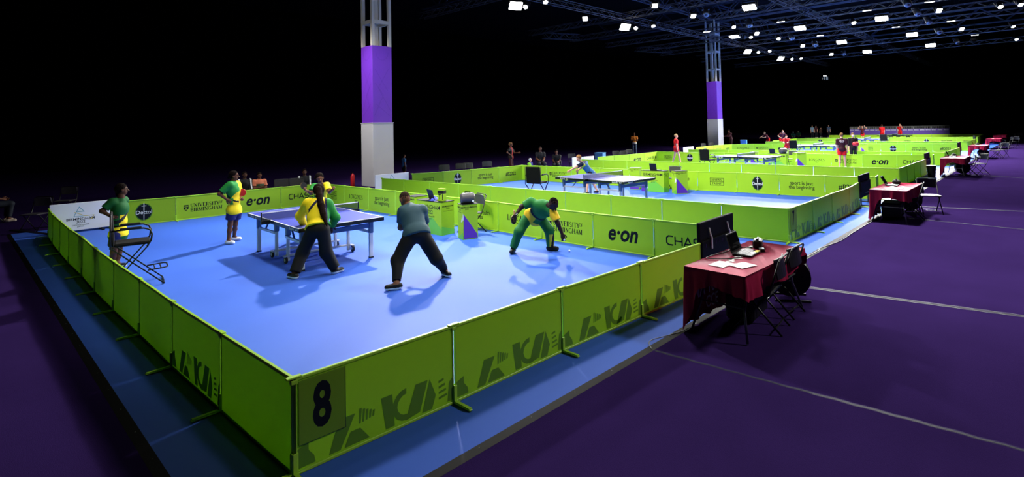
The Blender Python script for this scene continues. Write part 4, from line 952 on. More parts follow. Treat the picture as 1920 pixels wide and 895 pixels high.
# ---------------------------------------------------------------- people: smooth implicit bodies turned into meshes
NV = lambda v: np.array(v, float)
def unit(v): v = NV(v); return v/max(np.linalg.norm(v), 1e-9)
class SDF:
    def __init__(s, k=.03): s.p = []; s.k = k; s.post = None
    def cone(s, a, b, ra, rb, cut=None, k=None): s.p.append(('c', NV(a), NV(b), ra, rb, cut, k)); return s
    def ell(s, c, ax, r, cut=None, k=None): s.p.append(('e', NV(c), NV(ax), NV(r), None, cut, k)); return s
    def mesh(s, vox):
        lo = np.full(3, 1e9); hi = -lo; bbs = []
        for q in s.p:
            if q[0] == 'c': R = max(q[3], q[4]); l = np.minimum(q[1], q[2])-R; h = np.maximum(q[1], q[2])+R
            else: e = np.sqrt(((q[2].T*q[3])**2).sum(1)); l = q[1]-e; h = q[1]+e
            bbs.append((l, h)); lo = np.minimum(lo, l); hi = np.maximum(hi, h)
        lo = lo-3*vox-.01; n = np.ceil((hi+3*vox+.01-lo)/vox).astype(int)+1
        ax = [lo[i]+np.arange(n[i])*vox for i in range(3)]
        D = np.full(tuple(n), .08, np.float32)
        for q, (l, h) in zip(s.p, bbs):
            k = q[6] or s.k; m = k+2.5*vox
            i0 = np.maximum(0, np.floor((l-m-lo)/vox).astype(int)); i1 = np.minimum(n, np.ceil((h+m-lo)/vox).astype(int)+1)
            sl = tuple(slice(i0[j], i1[j]) for j in range(3))
            X = ax[0][sl[0]][:, None, None]; Y = ax[1][sl[1]][None, :, None]; Z = ax[2][sl[2]][None, None, :]
            if q[0] == 'c':
                a, b = q[1], q[2]; d = b-a; L2 = max(d @ d, 1e-9)
                t = np.clip(((X-a[0])*d[0]+(Y-a[1])*d[1]+(Z-a[2])*d[2])/L2, 0, 1)
                f = np.sqrt((X-a[0]-t*d[0])**2+(Y-a[1]-t*d[1])**2+(Z-a[2]-t*d[2])**2)-(q[3]+(q[4]-q[3])*t)
            else:
                c, A, r = q[1], q[2], q[3]; k0 = 0; k1 = 0
                for j in range(3):
                    w = (X-c[0])*A[j][0]+(Y-c[1])*A[j][1]+(Z-c[2])*A[j][2]; k0 = k0+(w/r[j])**2; k1 = k1+(w/r[j]**2)**2
                k0 = np.sqrt(k0); f = k0*(k0-1)/np.maximum(np.sqrt(k1), 1e-6)
            if q[5] is not None:
                for (pt, nn) in q[5]: f = np.maximum(f, (X-pt[0])*nn[0]+(Y-pt[1])*nn[1]+(Z-pt[2])*nn[2])
            B = D[sl]; hh = np.maximum(k-np.abs(B-f), 0)/k
            D[sl] = np.minimum(B, f)-hh*hh*k*.25
        if s.post is not None:
            D = D+s.post(ax[0][:, None, None], ax[1][None, :, None], ax[2][None, None, :]).astype(np.float32)
        ins = D < 0
        c8 = [(i, j, k_) for i in (0, 1) for j in (0, 1) for k_ in (0, 1)]
        cnt = sum(ins[i:n[0]-1+i, j:n[1]-1+j, k_:n[2]-1+k_].astype(np.int8) for i, j, k_ in c8)
        act = (cnt > 0) & (cnt < 8); I = np.argwhere(act)
        if not len(I): return np.zeros((0, 3)), np.zeros((0, 4), int)
        idx = np.full(act.shape, -1, np.int64); idx[act] = np.arange(len(I))
        val = np.stack([D[I[:, 0]+i, I[:, 1]+j, I[:, 2]+k_] for i, j, k_ in c8], 1); off = np.array(c8, float)
        acc = np.zeros((len(I), 3)); w = np.zeros(len(I))
        for a in range(8):
            for b in range(a+1, 8):
                if np.abs(off[a]-off[b]).sum() != 1: continue
                va, vb = val[:, a], val[:, b]; x = (va < 0) != (vb < 0); t = np.where(x, va/np.where(x, va-vb, 1), 0)
                acc += np.where(x[:, None], off[a]+(off[b]-off[a])*t[:, None], 0); w += x
        V = lo+(I+acc/w[:, None])*vox
        F = []
        for a in range(3):
            b, c = (a+1) % 3, (a+2) % 3
            s0 = [slice(None)]*3; s1 = [slice(None)]*3; s0[a] = slice(0, n[a]-1); s1[a] = slice(1, n[a])
            ch = ins[tuple(s0)] != ins[tuple(s1)]; E_ = np.argwhere(ch)
            ok = (E_[:, b] > 0) & (E_[:, c] > 0) & (E_[:, b] < n[b]-1) & (E_[:, c] < n[c]-1); E_ = E_[ok]
            sg = ins[tuple(s0)][tuple(E_.T)]
            def cell(db, dc): q = E_.copy(); q[:, b] -= db; q[:, c] -= dc; return idx[tuple(q.T)]
            Q = np.stack([cell(1, 1), cell(0, 1), cell(0, 0), cell(1, 0)], 1); Q[~sg] = Q[~sg][:, ::-1]; F.append(Q)
        F = np.concatenate(F); return V, F
def np_mesh(name, VF, mats, fmat=None):
    Vs, Fs, o = [], [], 0
    for v, f in VF: Vs.append(v); Fs.append(f+o); o += len(v)
    V = np.concatenate(Vs); F = np.concatenate(Fs)
    me = bpy.data.meshes.new(name); me.vertices.add(len(V)); me.vertices.foreach_set('co', V.astype(np.float32).ravel())
    me.loops.add(F.size); me.loops.foreach_set('vertex_index', F.ravel().astype(np.int32)); me.polygons.add(len(F))
    me.polygons.foreach_set('loop_start', np.arange(0, F.size, 4, dtype=np.int32)); me.polygons.foreach_set('loop_total', np.full(len(F), 4, np.int32))
    me.polygons.foreach_set('use_smooth', np.ones(len(F), bool))
    for m in mats: me.materials.append(M(m) if isinstance(m, str) else m)
    if fmat is not None:
        C = V[F].mean(1); me.polygons.foreach_set('material_index', fmat(C).astype(np.int32))
    me.update(); me.validate(); return me

def cloth_post(seed, amp):
    rs = np.random.RandomState(seed); ph = rs.uniform(0, 6, 6)
    def f(X, Y, Z): return amp*(np.sin(22*Z+9*X+ph[0]+2*np.sin(11*Y+ph[1]))*.6+np.sin(17*X-13*Y+26*Z+ph[2])*.4)
    return f
def skin_mat(c): return mk('skin_%d_%d_%d' % c, c, .6, var=.05, scale=20, spec=.22)
def cm(c, r=.7): return mk('cloth_%d_%d_%d' % tuple(c), c, r, spec=.25, var=.06, scale=18, bump=.1, bscale=120)
mk('eye_white', (225, 222, 215), .3); mk('eye_dark', (20, 14, 12), .3)

def hand(s, wr_, fdir, palm_n, k=1, curl=.5, side=1):
    """palm, four fingers of different length and a thumb leaving the side of the palm"""
    f = unit(fdir); pn = unit(NV(palm_n)-f*(NV(palm_n) @ f)); sd = np.cross(f, pn)*side
    pc = wr_+f*.05*k
    s.ell(pc, [f, sd, pn], NV([.056, .041, .018])*k, k=.012)
    for i, (o, L) in enumerate(((-.028, .068), (-.0095, .08), (.0095, .075), (.027, .06))):
        b = wr_+f*.085*k+sd*o*k; c = curl*(1+.12*i)
        d1 = unit(f*math.cos(c)+pn*math.sin(c)+sd*o*2.2); d2 = unit(f*math.cos(2.1*c)+pn*math.sin(2.1*c)+sd*o)
        m = b+d1*L*.5*k; s.cone(b, m, .0098*k, .009*k, k=.005); s.cone(m, m+d2*L*.5*k, .009*k, .0072*k, k=.004)
    tb = wr_+f*.025*k-sd*.03*k; td = unit(f*.7-sd*.75+pn*.35); tm = tb+td*.045*k; s.cone(tb, tm, .0125*k, .011*k, k=.008); s.cone(tm, tm+unit(f*.9-sd*.25+pn*.4)*.035*k, .0108*k, .0085*k, k=.004)

def person(label, J, st, group=None):
    """J: joints in world space; st: look.  The body is one mesh; clothes, hair and shoes are its children"""
    k = st.get('k', 1); vb = st.get('vox', .012); seed = int(abs(J['head'][0]*977+J['head'][1]*131)) % 9999
    J = {a: NV(b) for a, b in J.items()}
    hm = (J['hipL']+J['hipR'])/2; nk = J['neck']; sp = unit(nk-hm)
    hf = unit(J['hf']); up = unit(J['head']-nk)*.6+NV([0, 0, .4]); up = unit(up-hf*(up @ hf)); hs = np.cross(hf, up)
    sd = unit((J['shR']-J['shL'])*.6+(J['hipR']-J['hipL'])*.4); sd = unit(sd-sp*(sd @ sp)); fd = unit(np.cross(sp, sd))
    bf = unit(J.get('bf', fd)); 
    if bf @ fd < 0: fd = -fd
    base = thing('person', label, 'person', (float(hm[0]), float(hm[1]), 0), 0, group)
    O = NV([hm[0], hm[1], 0])
    for a in J:
        if a not in ('hf', 'bf', 'toeL', 'toeR'): J[a] = J[a]-O
    hm = hm-O; nk = nk-O; b3 = st.get('build', 1.0)
    wsh = np.linalg.norm(J['shR']-J['shL'])/2
    def torso(s, e, low=0):
        L = nk-hm
        s.ell(hm+sp*.03*k, [sd, fd, sp], NV([.15*b3, .112*b3, .12])*k+e)
        s.ell(hm+L*.36, [sd, fd, sp], NV([.135*b3, .098*b3, .17])*k+e)
        s.ell(hm+L*.68, [sd, fd, sp], NV([.15*b3, .11*b3, .17])*k+e)
        s.cone(J['shL']-sp*.02, J['shR']-sp*.02, .062*k+e*.7, .062*k+e*.7)
        s.cone(nk-sp*.05, nk+sp*.005, .075*k+e*.4, .055*k+e*.3)
    def legpair(side): return J['hip'+side], J['kn'+side], J['an'+side]
    toes = {}
    B = SDF(.035*k); torso(B, 0)
    hb = J['head']-up*.085*k
    B.cone(nk, hb, .052*k, .05*k)
    gz = 0
    for sdn in 'LR':
        h, kn, an = legpair(sdn); B.cone(h, kn, .08*k*b3, .052*k); B.cone(kn, kn*.6+an*.4, .05*k, .05*k); B.cone(kn*.6+an*.4, an, .048*k, .034*k)
        B.cone(J['sh'+sdn], J['el'+sdn], .052*k*b3, .039*k); B.cone(J['el'+sdn], J['ha'+sdn], .04*k, .027*k)
        toes[sdn] = unit(NV(J.get('toe'+sdn, hf))*NV([1, 1, 0])); B.cone(an, an+toes[sdn]*.1*k+NV([0, 0, -.05*k]), .035*k, .03*k)
    body = [B.mesh(vb)]
    Hd = SDF(.018*k); c = J['head']
    Hd.ell(c+up*.022*k-hf*.012*k, [hs, hf, up], NV([.073, .092, .092])*k); Hd.ell(c-up*.045*k+hf*.018*k, [hs, hf, up], NV([.056, .066, .075])*k)
    Hd.cone(c+hf*.08*k+up*.01*k, c+hf*.104*k-up*.028*k, .009*k, .015*k, k=.012); Hd.cone(c+hf*.074*k-up*.058*k-hs*.014*k, c+hf*.074*k-up*.058*k+hs*.014*k, .013*k, .013*k, k=.008)
    Hd.cone(c+hf*.077*k+up*.026*k-hs*.03*k, c+hf*.077*k+up*.026*k+hs*.03*k, .012*k, .012*k, k=.015)
    for s in (-1, 1): Hd.ell(c+hs*s*.075*k-up*.008*k-hf*.005*k, [hs, hf, up], NV([.011, .019, .03])*k)
    Hd.cone(nk+sp*.01, hb, .05*k, .048*k)
    body.append(Hd.mesh(max(.007, vb*.6)))
    for sdn, s in (('L', -1), ('R', 1)):
        Ha = SDF(.012); w = J['ha'+sdn]; fdir = unit(J.get('hd'+sdn, w-J['el'+sdn]) if 'hd'+sdn not in J else J['hd'+sdn]+O)
        pn = st.get('palm'+sdn, fd if True else 0); hand(Ha, w, fdir, pn, k, st.get('curl', .55), s); Ha.cone(w-unit(w-J['el'+sdn])*.05*k, w+fdir*.02*k, .028*k, .026*k)
        body.append(Ha.mesh(max(.0055, min(.009, vb*.55))))
    eyes = [c+hf*.084*k+hs*s*.031*k+up*.006*k for s in (-1, 1)]; mouth = c+hf*.085*k-up*.058*k
    def fm(C):
        r = np.zeros(len(C), int)
        for e in eyes: r[np.linalg.norm(C-e, axis=1) < .0135*k] = 1
        d = C-mouth; r[(np.abs(d @ up) < .006*k) & (np.abs(d @ hs) < .026*k) & (d @ hf > -.025*k)] = 2
        return r
    sk = st['skin']; lip = tuple(int(v*.72) for v in sk)
    put('body', np_mesh('body', body, [skin_mat(sk), 'eye_dark', skin_mat(lip)], fm), base)
    # shirt
    e = st.get('loose', .02)
    T = SDF(.04*k); torso(T, e)
    hem = hm-sp*st.get('hem', .06)*k
    T.ell(hm-sp*.0*k, [sd, fd, sp], NV([.165*b3, .13*b3, .16])*k+e*.8, cut=[(hem, -sp)])
    T.p = [q[:5]+(([(hem, -sp)] if q[5] is None else q[5]),)+q[6:] for q in T.p]
    fr = st.get('sleeve', .6)
    for sdn in 'LR':
        a, b, w = J['sh'+sdn], J['el'+sdn], J['ha'+sdn]
        if fr <= 1:
            en = a+(b-a)*fr; d = unit(b-a); T.cone(a, en+d*.06, .064*k*b3+e*.4, .066*k+e*.5, cut=[(en, d)])
        else:
            T.cone(a, b, .064*k*b3+e*.5, .056*k+e*.5); en = b+(w-b)*(fr-1); d = unit(w-b); T.cone(b, en+d*.05, .054*k+e*.5, .044*k+e*.3, cut=[(en, d)])
    T.post = cloth_post(seed, .0035)
    mats = [cm(x) for x in st['shirt']]; fn = None
    if len(mats) > 1:
        L = np.linalg.norm(nk-hm)
        def fn(C):
            q = C-hm; return st['pattern'](q @ sd/max(wsh, .1), q @ sp/L, q @ fd/max(wsh, .1), C)
    put('shirt', np_mesh('shirt', [T.mesh(vb)], mats, fn), base)
    # trousers, shorts or skirt
    Q = SDF(.035*k); l = st.get('leg', 1.9); le = st.get('legloose', .018)
    wa = hm+sp*.09*k
    Q.ell(hm+sp*.02*k, [sd, fd, sp], NV([.155*b3, .118*b3, .13])*k+.008, cut=[(wa, sp)])
    for sdn in 'LR':
        h, kn, an = legpair(sdn)
        if l <= 1:
            en = h+(kn-h)*l; d = unit(kn-h); Q.cone(h, en+d*.05, .088*k*b3+le, .078*k+le*1.4, cut=[(en, d)])
        else:
            en = kn+(an-kn)*(l-1); d = unit(an-kn); Q.cone(h, kn, .084*k*b3+le*.35, .058*k+le); Q.cone(kn, en+d*.03, .057*k+le, .042*k+le*st.get('cuff', 1), cut=[(en, d)])
    Q.post = cloth_post(seed+1, .003)
    bm = [cm(x) for x in st['bottom']]; bf_ = None
    if len(bm) > 1:
        def bf_(C): return st['bpattern'](C, J)
    put('shorts' if l <= 1 else 'trousers', np_mesh('trousers', [Q.mesh(vb)], bm, bf_), base)
    # shoes
    for sdn in 'LR':
        an = J['an'+sdn]; t = toes[sdn]; zz = NV([0, 0, 1]); sx = np.cross(t, zz); so = an[2]-.085*k; so = .002 if abs(so) < .04 else so
        s = SDF(.02); c0 = NV([an[0], an[1], so+.045*k]); s.cone(c0-t*.035*k, c0+t*.12*k-zz*.005, .048*k, .042*k, cut=[(NV([0, 0, so+.004]), -zz)]); s.cone(c0, an+zz*.01, .045*k, .045*k, cut=[(NV([0, 0, so+.004]), -zz), (an, zz)])
        put('shoe', np_mesh('shoe', [s.mesh(min(vb, .012))], [cm(st['shoe'][0], .5), cm(st['shoe'][1], .5)], lambda C: (C[:, 2] < so+.038).astype(int)), base)
    # hair
    h = SDF(.02); hc = st.get('hair', (20, 14, 12)); hr = st.get('hairr', .008)
    h.ell(c+up*.03*k-hf*.016*k, [hs, hf, up], NV([.076, .094, .092])*k+hr, cut=[(c+hf*.05*k+up*.045*k, unit(hf*.75-up*.65)), (c-up*.06*k, unit(-up*.9+hf*.5))])
    pt = st.get('tail')
    if pt:
        q = [NV(p)-O for p in pt[0]]
        for i in range(len(q)-1): h.cone(q[i], q[i+1], pt[1][i], pt[1][i+1])
    h.post = lambda X, Y, Z: .003*np.sin(160*X+40*Z)*np.sin(150*Y+30*Z)
    put('hair', np_mesh('hair', [h.mesh(max(.008, vb*.7))], [mk('hair_%d_%d_%d' % tuple(hc), hc, .8, spec=.03, var=.3, scale=60, bump=.3, bscale=200)]), base)
    if st.get('mask'):
        m = SDF(.01); m.ell(c-up*.045*k+hf*.05*k, [hs, hf, up], NV([.058, .05, .05])*k+.006); put('face_mask', np_mesh('face_mask', [m.mesh(.01)], [cm(st['mask'])]), base)
    return base

def px(d0, **kw):
    """joints from picture points (u, v, metres farther) about a figure standing at camera depth d0"""
    J = {a: atd(v[0], v[1], d0+(v[2] if len(v) > 2 else 0)) for a, v in kw.items()}
    for a in ('anL', 'anR'):
        g = at(kw[a][0], kw[a][1], .082); g = g if abs(depth(g)-depth(J[a])) < .6 else NV([J[a][0], J[a][1], .082]); J[a] = g
    setframe(kw['head'][0]); return J
IR = NV([RT[0], RT[1], 0]); IF = NV([FW[0], FW[1], 0]); IR = unit(IR); IF = unit(IF); ZZ = NV([0, 0, 1])    # picture right, away, up
def setframe(u):
    """right and away as seen at picture column u"""
    global IR, IF
    q = ray(u, 300); IF = unit(NV([q[0], q[1], 0])); IR = NV([IF[1], -IF[0], 0])
def dirn(r, a, u=0): return unit(IR*r+IF*a+ZZ*u)

def figure(loc, h, face, pose='stand', arms='down', lean=0, step=.0, seat=.46):
    """a posed skeleton: face = heading in the picture plan, degrees (0 = to the right, 90 = away from camera)"""
    dd = NV([loc[0], loc[1], 1])-CP; setframe(PPX+FPX*float(dd @ RT)/float(dd @ FW)); k = h/1.72; f = dirn(math.cos(math.radians(face)), math.sin(math.radians(face))); r = np.cross(f, ZZ); o = NV([loc[0], loc[1], 0])
    P = lambda a, b, c: o+r*a*k+f*b*k+ZZ*c*k
    z = .92 if pose != 'sit' else seat/k+.06
    J = {}
    hipb = 0 if pose != 'sit' else -.05
    for s, n in ((-1, 'L'), (1, 'R')):
        J['hip'+n] = P(s*.09, hipb, z)
        if pose == 'sit': J['kn'+n] = P(s*.13, .42, seat/k+.05); J['an'+n] = P(s*.12, .38, .085)
        else:
            st_ = step*s; J['kn'+n] = P(s*(.1+abs(step)*.2), st_*.5+.03+(.08 if pose == 'crouch' else 0), .49); J['an'+n] = P(s*(.11+abs(step)*.4), st_, .085)
        J['toe'+n] = f+r*s*.25
    sl, cl = math.sin(math.radians(lean)), math.cos(math.radians(lean))
    up = lambda d, s=0, b=0: P(s, hipb+d*sl+b*cl, z+d*cl-b*sl)
    J['neck'] = up(.53); J['head'] = up(.53, 0, .02)+(f*sl*.6+ZZ*(.4+.6*cl))*.17*k; J['hf'] = unit(f-ZZ*sl*.5)
    for s, n in ((-1, 'L'), (1, 'R')):
        J['sh'+n] = up(.475, s*.185)
        a = arms if isinstance(arms, str) else arms[0 if s < 0 else 1]
        sh = J['sh'+n]
        U = {'down': (r*s*.12+f*-.02-ZZ, f*.12-ZZ), 'hip': (r*s*.75-f*.25-ZZ*.75, -r*s*.6+f*.45-ZZ*.5), 'fwd': (f*.45-ZZ*.8, f*.9+ZZ*.05-r*s*.15), 'up': (r*s*.75+f*.4+ZZ*.35, -r*s*.55+ZZ*.6+f*.25), 'fold': (f*.25+r*s*.15-ZZ, -r*s*.9+f*.35+ZZ*.1),
             'drink': (f*.6+r*s*.35-ZZ*.25, f*.05-r*s*.25+ZZ), 'reach': (f*.9-ZZ*.5, f*.9-ZZ*.4), 'lap': (f*.3-ZZ, f*.85-r*s*.3-ZZ*.25)}[a]
        J['el'+n] = sh+unit(U[0])*.28*k; J['ha'+n] = J['el'+n]+unit(U[1])*.25*k
    return J, k
def cb(pos, u, v, ground=True): return pos
DK = (78, 48, 34); DK2 = (100, 62, 44); PALE = (214, 160, 132); GRN = (24, 122, 48); YEL = (240, 214, 30); NAVY = (22, 28, 96)
# ---------------------------------------------------------------- the players on the nearest court
def kit(side=1, sl=1):       # green and yellow halves, dark flash between
    def f(s, h, fw, C):
        q = s*side*.9+(h-.52)*1.5
        r = np.where(q > .12, 0, 1); r = np.where((np.abs(q-.1) < .07) & (h > .2), 2, r); r = np.where((h < .12) & (q < -.3), 0, r); return r
    return f
# girl at the left behind the umpire chair
d = depth((.45, 8.68)); G0 = (213, 503)
J = px(d, head=(228.5, 356, .02), neck=(226.5, 369.5), shR=(212, 378, -.1), shL=(232, 375, .18), elR=(191, 396, -.22), haR=(206, 405, -.2), elL=(228, 396, .36), haL=(224, 408, .24),
       hipR=(217.5, 441, -.08), hipL=(226, 440, .08), knR=(213, 473, -.08), knL=(223, 472, .1), anR=(208, 495, -.1), anL=(219, 494, .12))
J['hf'] = dirn(1, .12); J['bf'] = dirn(1, 0); J['toeL'] = J['toeR'] = dirn(1, -.2)
def kit1(s, h, fw, C):
    r = np.where(h > .55, 0, 1); r = np.where((np.abs(h-.42) < .16) & (np.abs(fw) < .45) & (s > 0), 0, r); r = np.where((np.abs(h-.52+s*.15) < .045) & (s > -.5), 2, r); r = np.where((fw < -.1) & (h > .3), 0, r); return np.where(h < .0, 0, r)
person('girl in green and yellow shirt standing behind tall umpire chair, hand on hip', J, dict(k=.93, skin=DK, shirt=[(18, 92, 40), YEL, (14, 18, 30)], pattern=kit1, bottom=[NAVY], leg=.62, shoe=[(30, 30, 34), (220, 220, 220)], hem=.1, sleeve=.75,
       tail=([atd(225, 350, d+.02), atd(221, 358, d+.03), atd(219, 366, d+.04)], [.05, .04, .02]), palmL=dirn(1, 0), vox=.011))
# girl with the red bat
d = depth((2.55, 9.33))
J = px(d, head=(438.5, 330), neck=(437, 341), shR=(431, 346, -.13), shL=(444, 345, .13), elR=(411.5, 364, -.24), haR=(425, 374, -.2), elL=(450, 362, .26), haL=(452, 371.5, .12),
       hipR=(434, 396, -.07), hipL=(444, 395.5, .08), knR=(431.5, 421, -.07), knL=(441.5, 420, .12), anR=(428.5, 451, -.1), anL=(439, 444.5, .3))
J['hf'] = dirn(1, -.1); J['bf'] = dirn(1, -.35); J['toeL'] = dirn(1, -.3); J['toeR'] = dirn(.8, -.7)
def kit2(s, h, fw, C):
    r = np.where((h > .42+.25*fw), 0, 1); r = np.where((s < -.2) & (fw > -.2), 1, r); r = np.where((np.abs(h-.5+.2*fw) < .028) & (s > .0), 2, r); r = np.where((np.abs(h-.36) < .11) & (np.abs(fw-.25) < .25) & (s > .1), 0, r); return r
person('girl in green and yellow shirt and navy shorts holding a red bat', J, dict(k=.92, skin=DK2, shirt=[(34, 136, 56), YEL, (18, 20, 30)], pattern=kit2, bottom=[NAVY], leg=.62, shoe=[(235, 235, 235), (240, 240, 240)], hem=.06, sleeve=.8, loose=.026,
       tail=([atd(434, 328, d), atd(430, 333, d)], [.05, .035]), palmR=dirn(.3, .9), palmL=dirn(.3, -.9), curl=1.0, vox=.0105))
def bat(label, c, n, hd, mat, mat2='bat_black', r=.078):
    """blade centre c, face normal n, handle direction hd"""
    n = Vector(tuple(unit(n))); h = Vector(tuple(unit(NV(hd)-NV(n)*(NV(hd) @ NV(n))))); x = h.cross(n)
    t = thing('table_tennis_bat', label, 'bat', (0, 0, 0), 0, 'table tennis bats'); t.matrix_world = Matrix.Translation(tuple(map(float, c))) @ Matrix((x, n, -h)).transposed().to_4x4()
    pl = arc(0, 0, r, r*1.03, -60, 240, 22); MB().prism(pl[::-1], -.003, .003).build('blade', 'wood', t); MB().prism(pl[::-1], .0031, .007).build('rubber_face', mat, t); MB().prism(pl[::-1], -.007, -.0031).build('rubber_face', mat2, t)
    MB().box((0, 0, -r-.045), (.028, .022, .11), ch=.007).build('handle', 'wood', t); return t
bat('red table tennis bat held by the standing girl', atd(454, 361.5, d+.1), dirn(-.2, -1), dirn(-.25, 0, -1), 'bat_red', 'bat_red')
# player crouched behind the table, facing the camera
d = 12.6
J = px(d, head=(600, 334, -.25), neck=(601, 346, -.12), shR=(589.5, 349, -.1), shL=(613, 347, -.1), elR=(583, 362, -.25), haR=(574, 357.5, -.42), elL=(617.5, 360, -.22), haL=(625, 354.5, -.4), hipR=(594, 385, .1), hipL=(607, 385, .1),
       knR=(588, 411, -.05), knL=(613, 411, -.05), anR=(585, 440, .15), anL=(615, 440, .15))
J['hf'] = dirn(.05, -1, -.25); J['bf'] = dirn(0, -1); J['toeL'] = dirn(.3, -1); J['toeR'] = dirn(-.3, -1)
person('player in green and yellow shirt with bat facing camera behind the table', J, dict(k=.92, skin=DK2, shirt=[(34, 130, 50), YEL, (16, 18, 26)], pattern=lambda s, h, fw, C: np.where(np.abs((C @ IR)-.05) < .022, 2, np.where((C @ IR) > .05, 1, np.where(h < .45, 1, 0))), bottom=[NAVY], leg=.6, shoe=[(230, 230, 230), (240, 240, 240)], sleeve=.75, hem=.1, curl=.9, palmR=dirn(.6, 0, .6), palmL=dirn(-.5, -.5, .4),
       tail=([atd(596, 328, d-.22), atd(591, 335, d-.2)], [.045, .025]), vox=.011))
bat('black table tennis bat raised by player behind the table', atd(569.5, 348.5, d-.47), dirn(.55, -.7, .2), dirn(.35, .1, -1), 'bat_black')
# woman with the long ponytail leaning on the near end of the table
d = 8.95
J = px(d, head=(597.5, 359, .48), neck=(596.5, 372, .36), shL=(578.5, 381, .3), shR=(613.5, 382, .3), elL=(562.5, 405, .36), haL=(571, 425, .55), elR=(629, 408, .34), haR=(622, 425, .55), hipL=(586.5, 432, .02), hipR=(606, 432, .02),
       knL=(567, 475, .05), knR=(611.5, 474, .06), anL=(552, 513.5, -.05), anR=(629, 504, .12))
J['hf'] = dirn(.05, 1, -.2); J['bf'] = dirn(0, 1); J['toeL'] = dirn(-.55, .7); J['toeR'] = dirn(.75, .55)
def kit3(s, h, fw, C):
    x = (C @ IR)/.19; r = np.where(x > .72-.1*h, 0, 1); r = np.where((h > .93) & (np.abs(x) < .5), 0, r); r = np.where((np.abs(x-.72+.1*h) < .09) & (h < .95), 2, r); r = np.where((np.abs(h-.80-x*.35) < .055) & (x > -.75) & (x < -.0), 2, r); return r
person('woman in yellow jacket and black trousers with long ponytail leaning on table', J, dict(k=1.0, build=1.08, skin=DK, shirt=[(28, 128, 46), (246, 218, 22), (20, 24, 60)], pattern=kit3, bottom=[(9, 9, 11)], leg=1.93, legloose=.042, cuff=1.0, shoe=[(20, 20, 22), (238, 238, 238)], sleeve=1.85, loose=.035, hem=-.06, hair=(26, 16, 12), hairr=.014,
       tail=([atd(597, 356, d+.36), atd(599, 368, d+.26), atd(602, 385, d+.14), atd(606, 402, d+.05), atd(613, 424, d-.06)], [.06, .05, .052, .042, .012]), palmL=dirn(0, 0, -1), palmR=dirn(0, 0, -1), vox=.0105))
h_ = atd(597, 364, d+.31)
o = MB().tube([tuple(h_+(IR*math.cos(a)+ZZ*.12*math.cos(a)+IF*math.sin(a))*.056) for a in np.linspace(0, 2*math.pi, 16)[:-1]], .008, 6, True).build('hair_band', 'gold_line', smooth=True); tag(o, 'pale yellow hair band round the long ponytail', 'hair band')
# man in the teal shirt
d = 8.45
J = px(d, head=(759, 374.5, .42), neck=(768, 387, .34), shL=(756, 396, .26), shR=(791, 394, .34), elL=(751.5, 427, .3), haL=(766, 424, .52), elR=(798, 424, .55), haR=(778, 424, .62), hipL=(770.5, 441, .0), hipR=(792, 441, .08),
       knL=(746, 488, -.12), knR=(818, 485, .12), anL=(743.5, 533, -.33), anR=(834.5, 508, .33))
J['hf'] = dirn(-.5, .75, -.5); J['bf'] = dirn(-.1, 1); J['toeL'] = dirn(-.75, -.1); J['toeR'] = dirn(.35, -.85)
person('man in teal shirt and black trousers seen from behind, legs apart', J, dict(k=1.08, build=1.13, skin=(120, 80, 60), shirt=[(44, 74, 84)], bottom=[(8, 8, 9)], leg=1.88, legloose=.04, cuff=.35, shoe=[(14, 14, 15), (240, 240, 240)], sleeve=.72, loose=.018, hem=.03, hair=(52, 38, 32), hairr=-.004, curl=1.1, palmL=dirn(1, 0), vox=.0105))
# man in green bending to pick up a ball, facing the camera
d = 10.38
J = px(d, head=(1037.5, 383, -.5), neck=(1027, 384, -.38), shR=(996, 379, -.2), shL=(1034, 393, -.42), elR=(978, 388, -.22), haR=(967.5, 402, -.3), elL=(1046, 419, -.5), haL=(1054, 439, -.5), hipR=(991.5, 406, .05), hipL=(1011.5, 406, .05),
       knR=(973, 435, -.12), knL=(1030, 432, -.08), anR=(962, 466, .05), anL=(1032, 462, .0))
J['hf'] = dirn(.55, -.35, -.8); J['bf'] = dirn(.25, -1, -.4); J['toeR'] = dirn(-.15, -1); J['toeL'] = dirn(.9, -.3); J['hdL'] = dirn(.25, 0, -1)
def kit6(s, h, fw, C):
    x = C @ IR; z = C[:, 2]; r = np.zeros(len(C), int); r = np.where((h < .32) & (s > -.1), 1, r); r = np.where(h < .1, 1, r); r = np.where((np.abs(h-.38) < .05) & (fw > -.1), 2, r); r = np.where((x > .30) & (z < .86), 1, r); return r
person('man in green shirt and green trousers bending down to pick up ball', J, dict(k=1.05, build=1.1, skin=(50, 32, 26), shirt=[(26, 112, 44), (232, 190, 36), (14, 18, 30)], pattern=kit6, bottom=[(26, 106, 46), (232, 200, 40), (12, 14, 22)], bpattern=lambda C, J: np.where((C[:, 2] < .34) & ((C @ IR) > .28), np.where(np.abs((C @ IR)-.33-(C[:, 2]-.1)*.18) < .022, 2, 1), 0), leg=1.92, legloose=.03, shoe=[(30, 28, 26), (52, 48, 44)], sleeve=.78, loose=.022, hem=.06, hair=(16, 12, 12), hairr=-.006, palmL=dirn(-.3, .9), palmR=dirn(.6, -.3), curl=.5, vox=.0105))
wq = J['haR']; o = MB().tube([tuple(wq+(IR*math.cos(a)+IF*math.sin(a)*1.0+ZZ*.5*math.cos(a))*.031) for a in np.linspace(0, 2*math.pi, 14)[:-1]], .006, 6, True).build('wristband', 'cable', smooth=True); tag(o, 'pale wristband on the bending man in green', 'wristband')
ball('white table tennis ball in fingers of the bending man', atd(1058, 449.5, d-.5))
bat('dark table tennis bat hanging from hand of the bending man', atd(963, 412.5, d-.36), dirn(.75, -.5, .1), dirn(.3, .1, .9), 'bat_black')
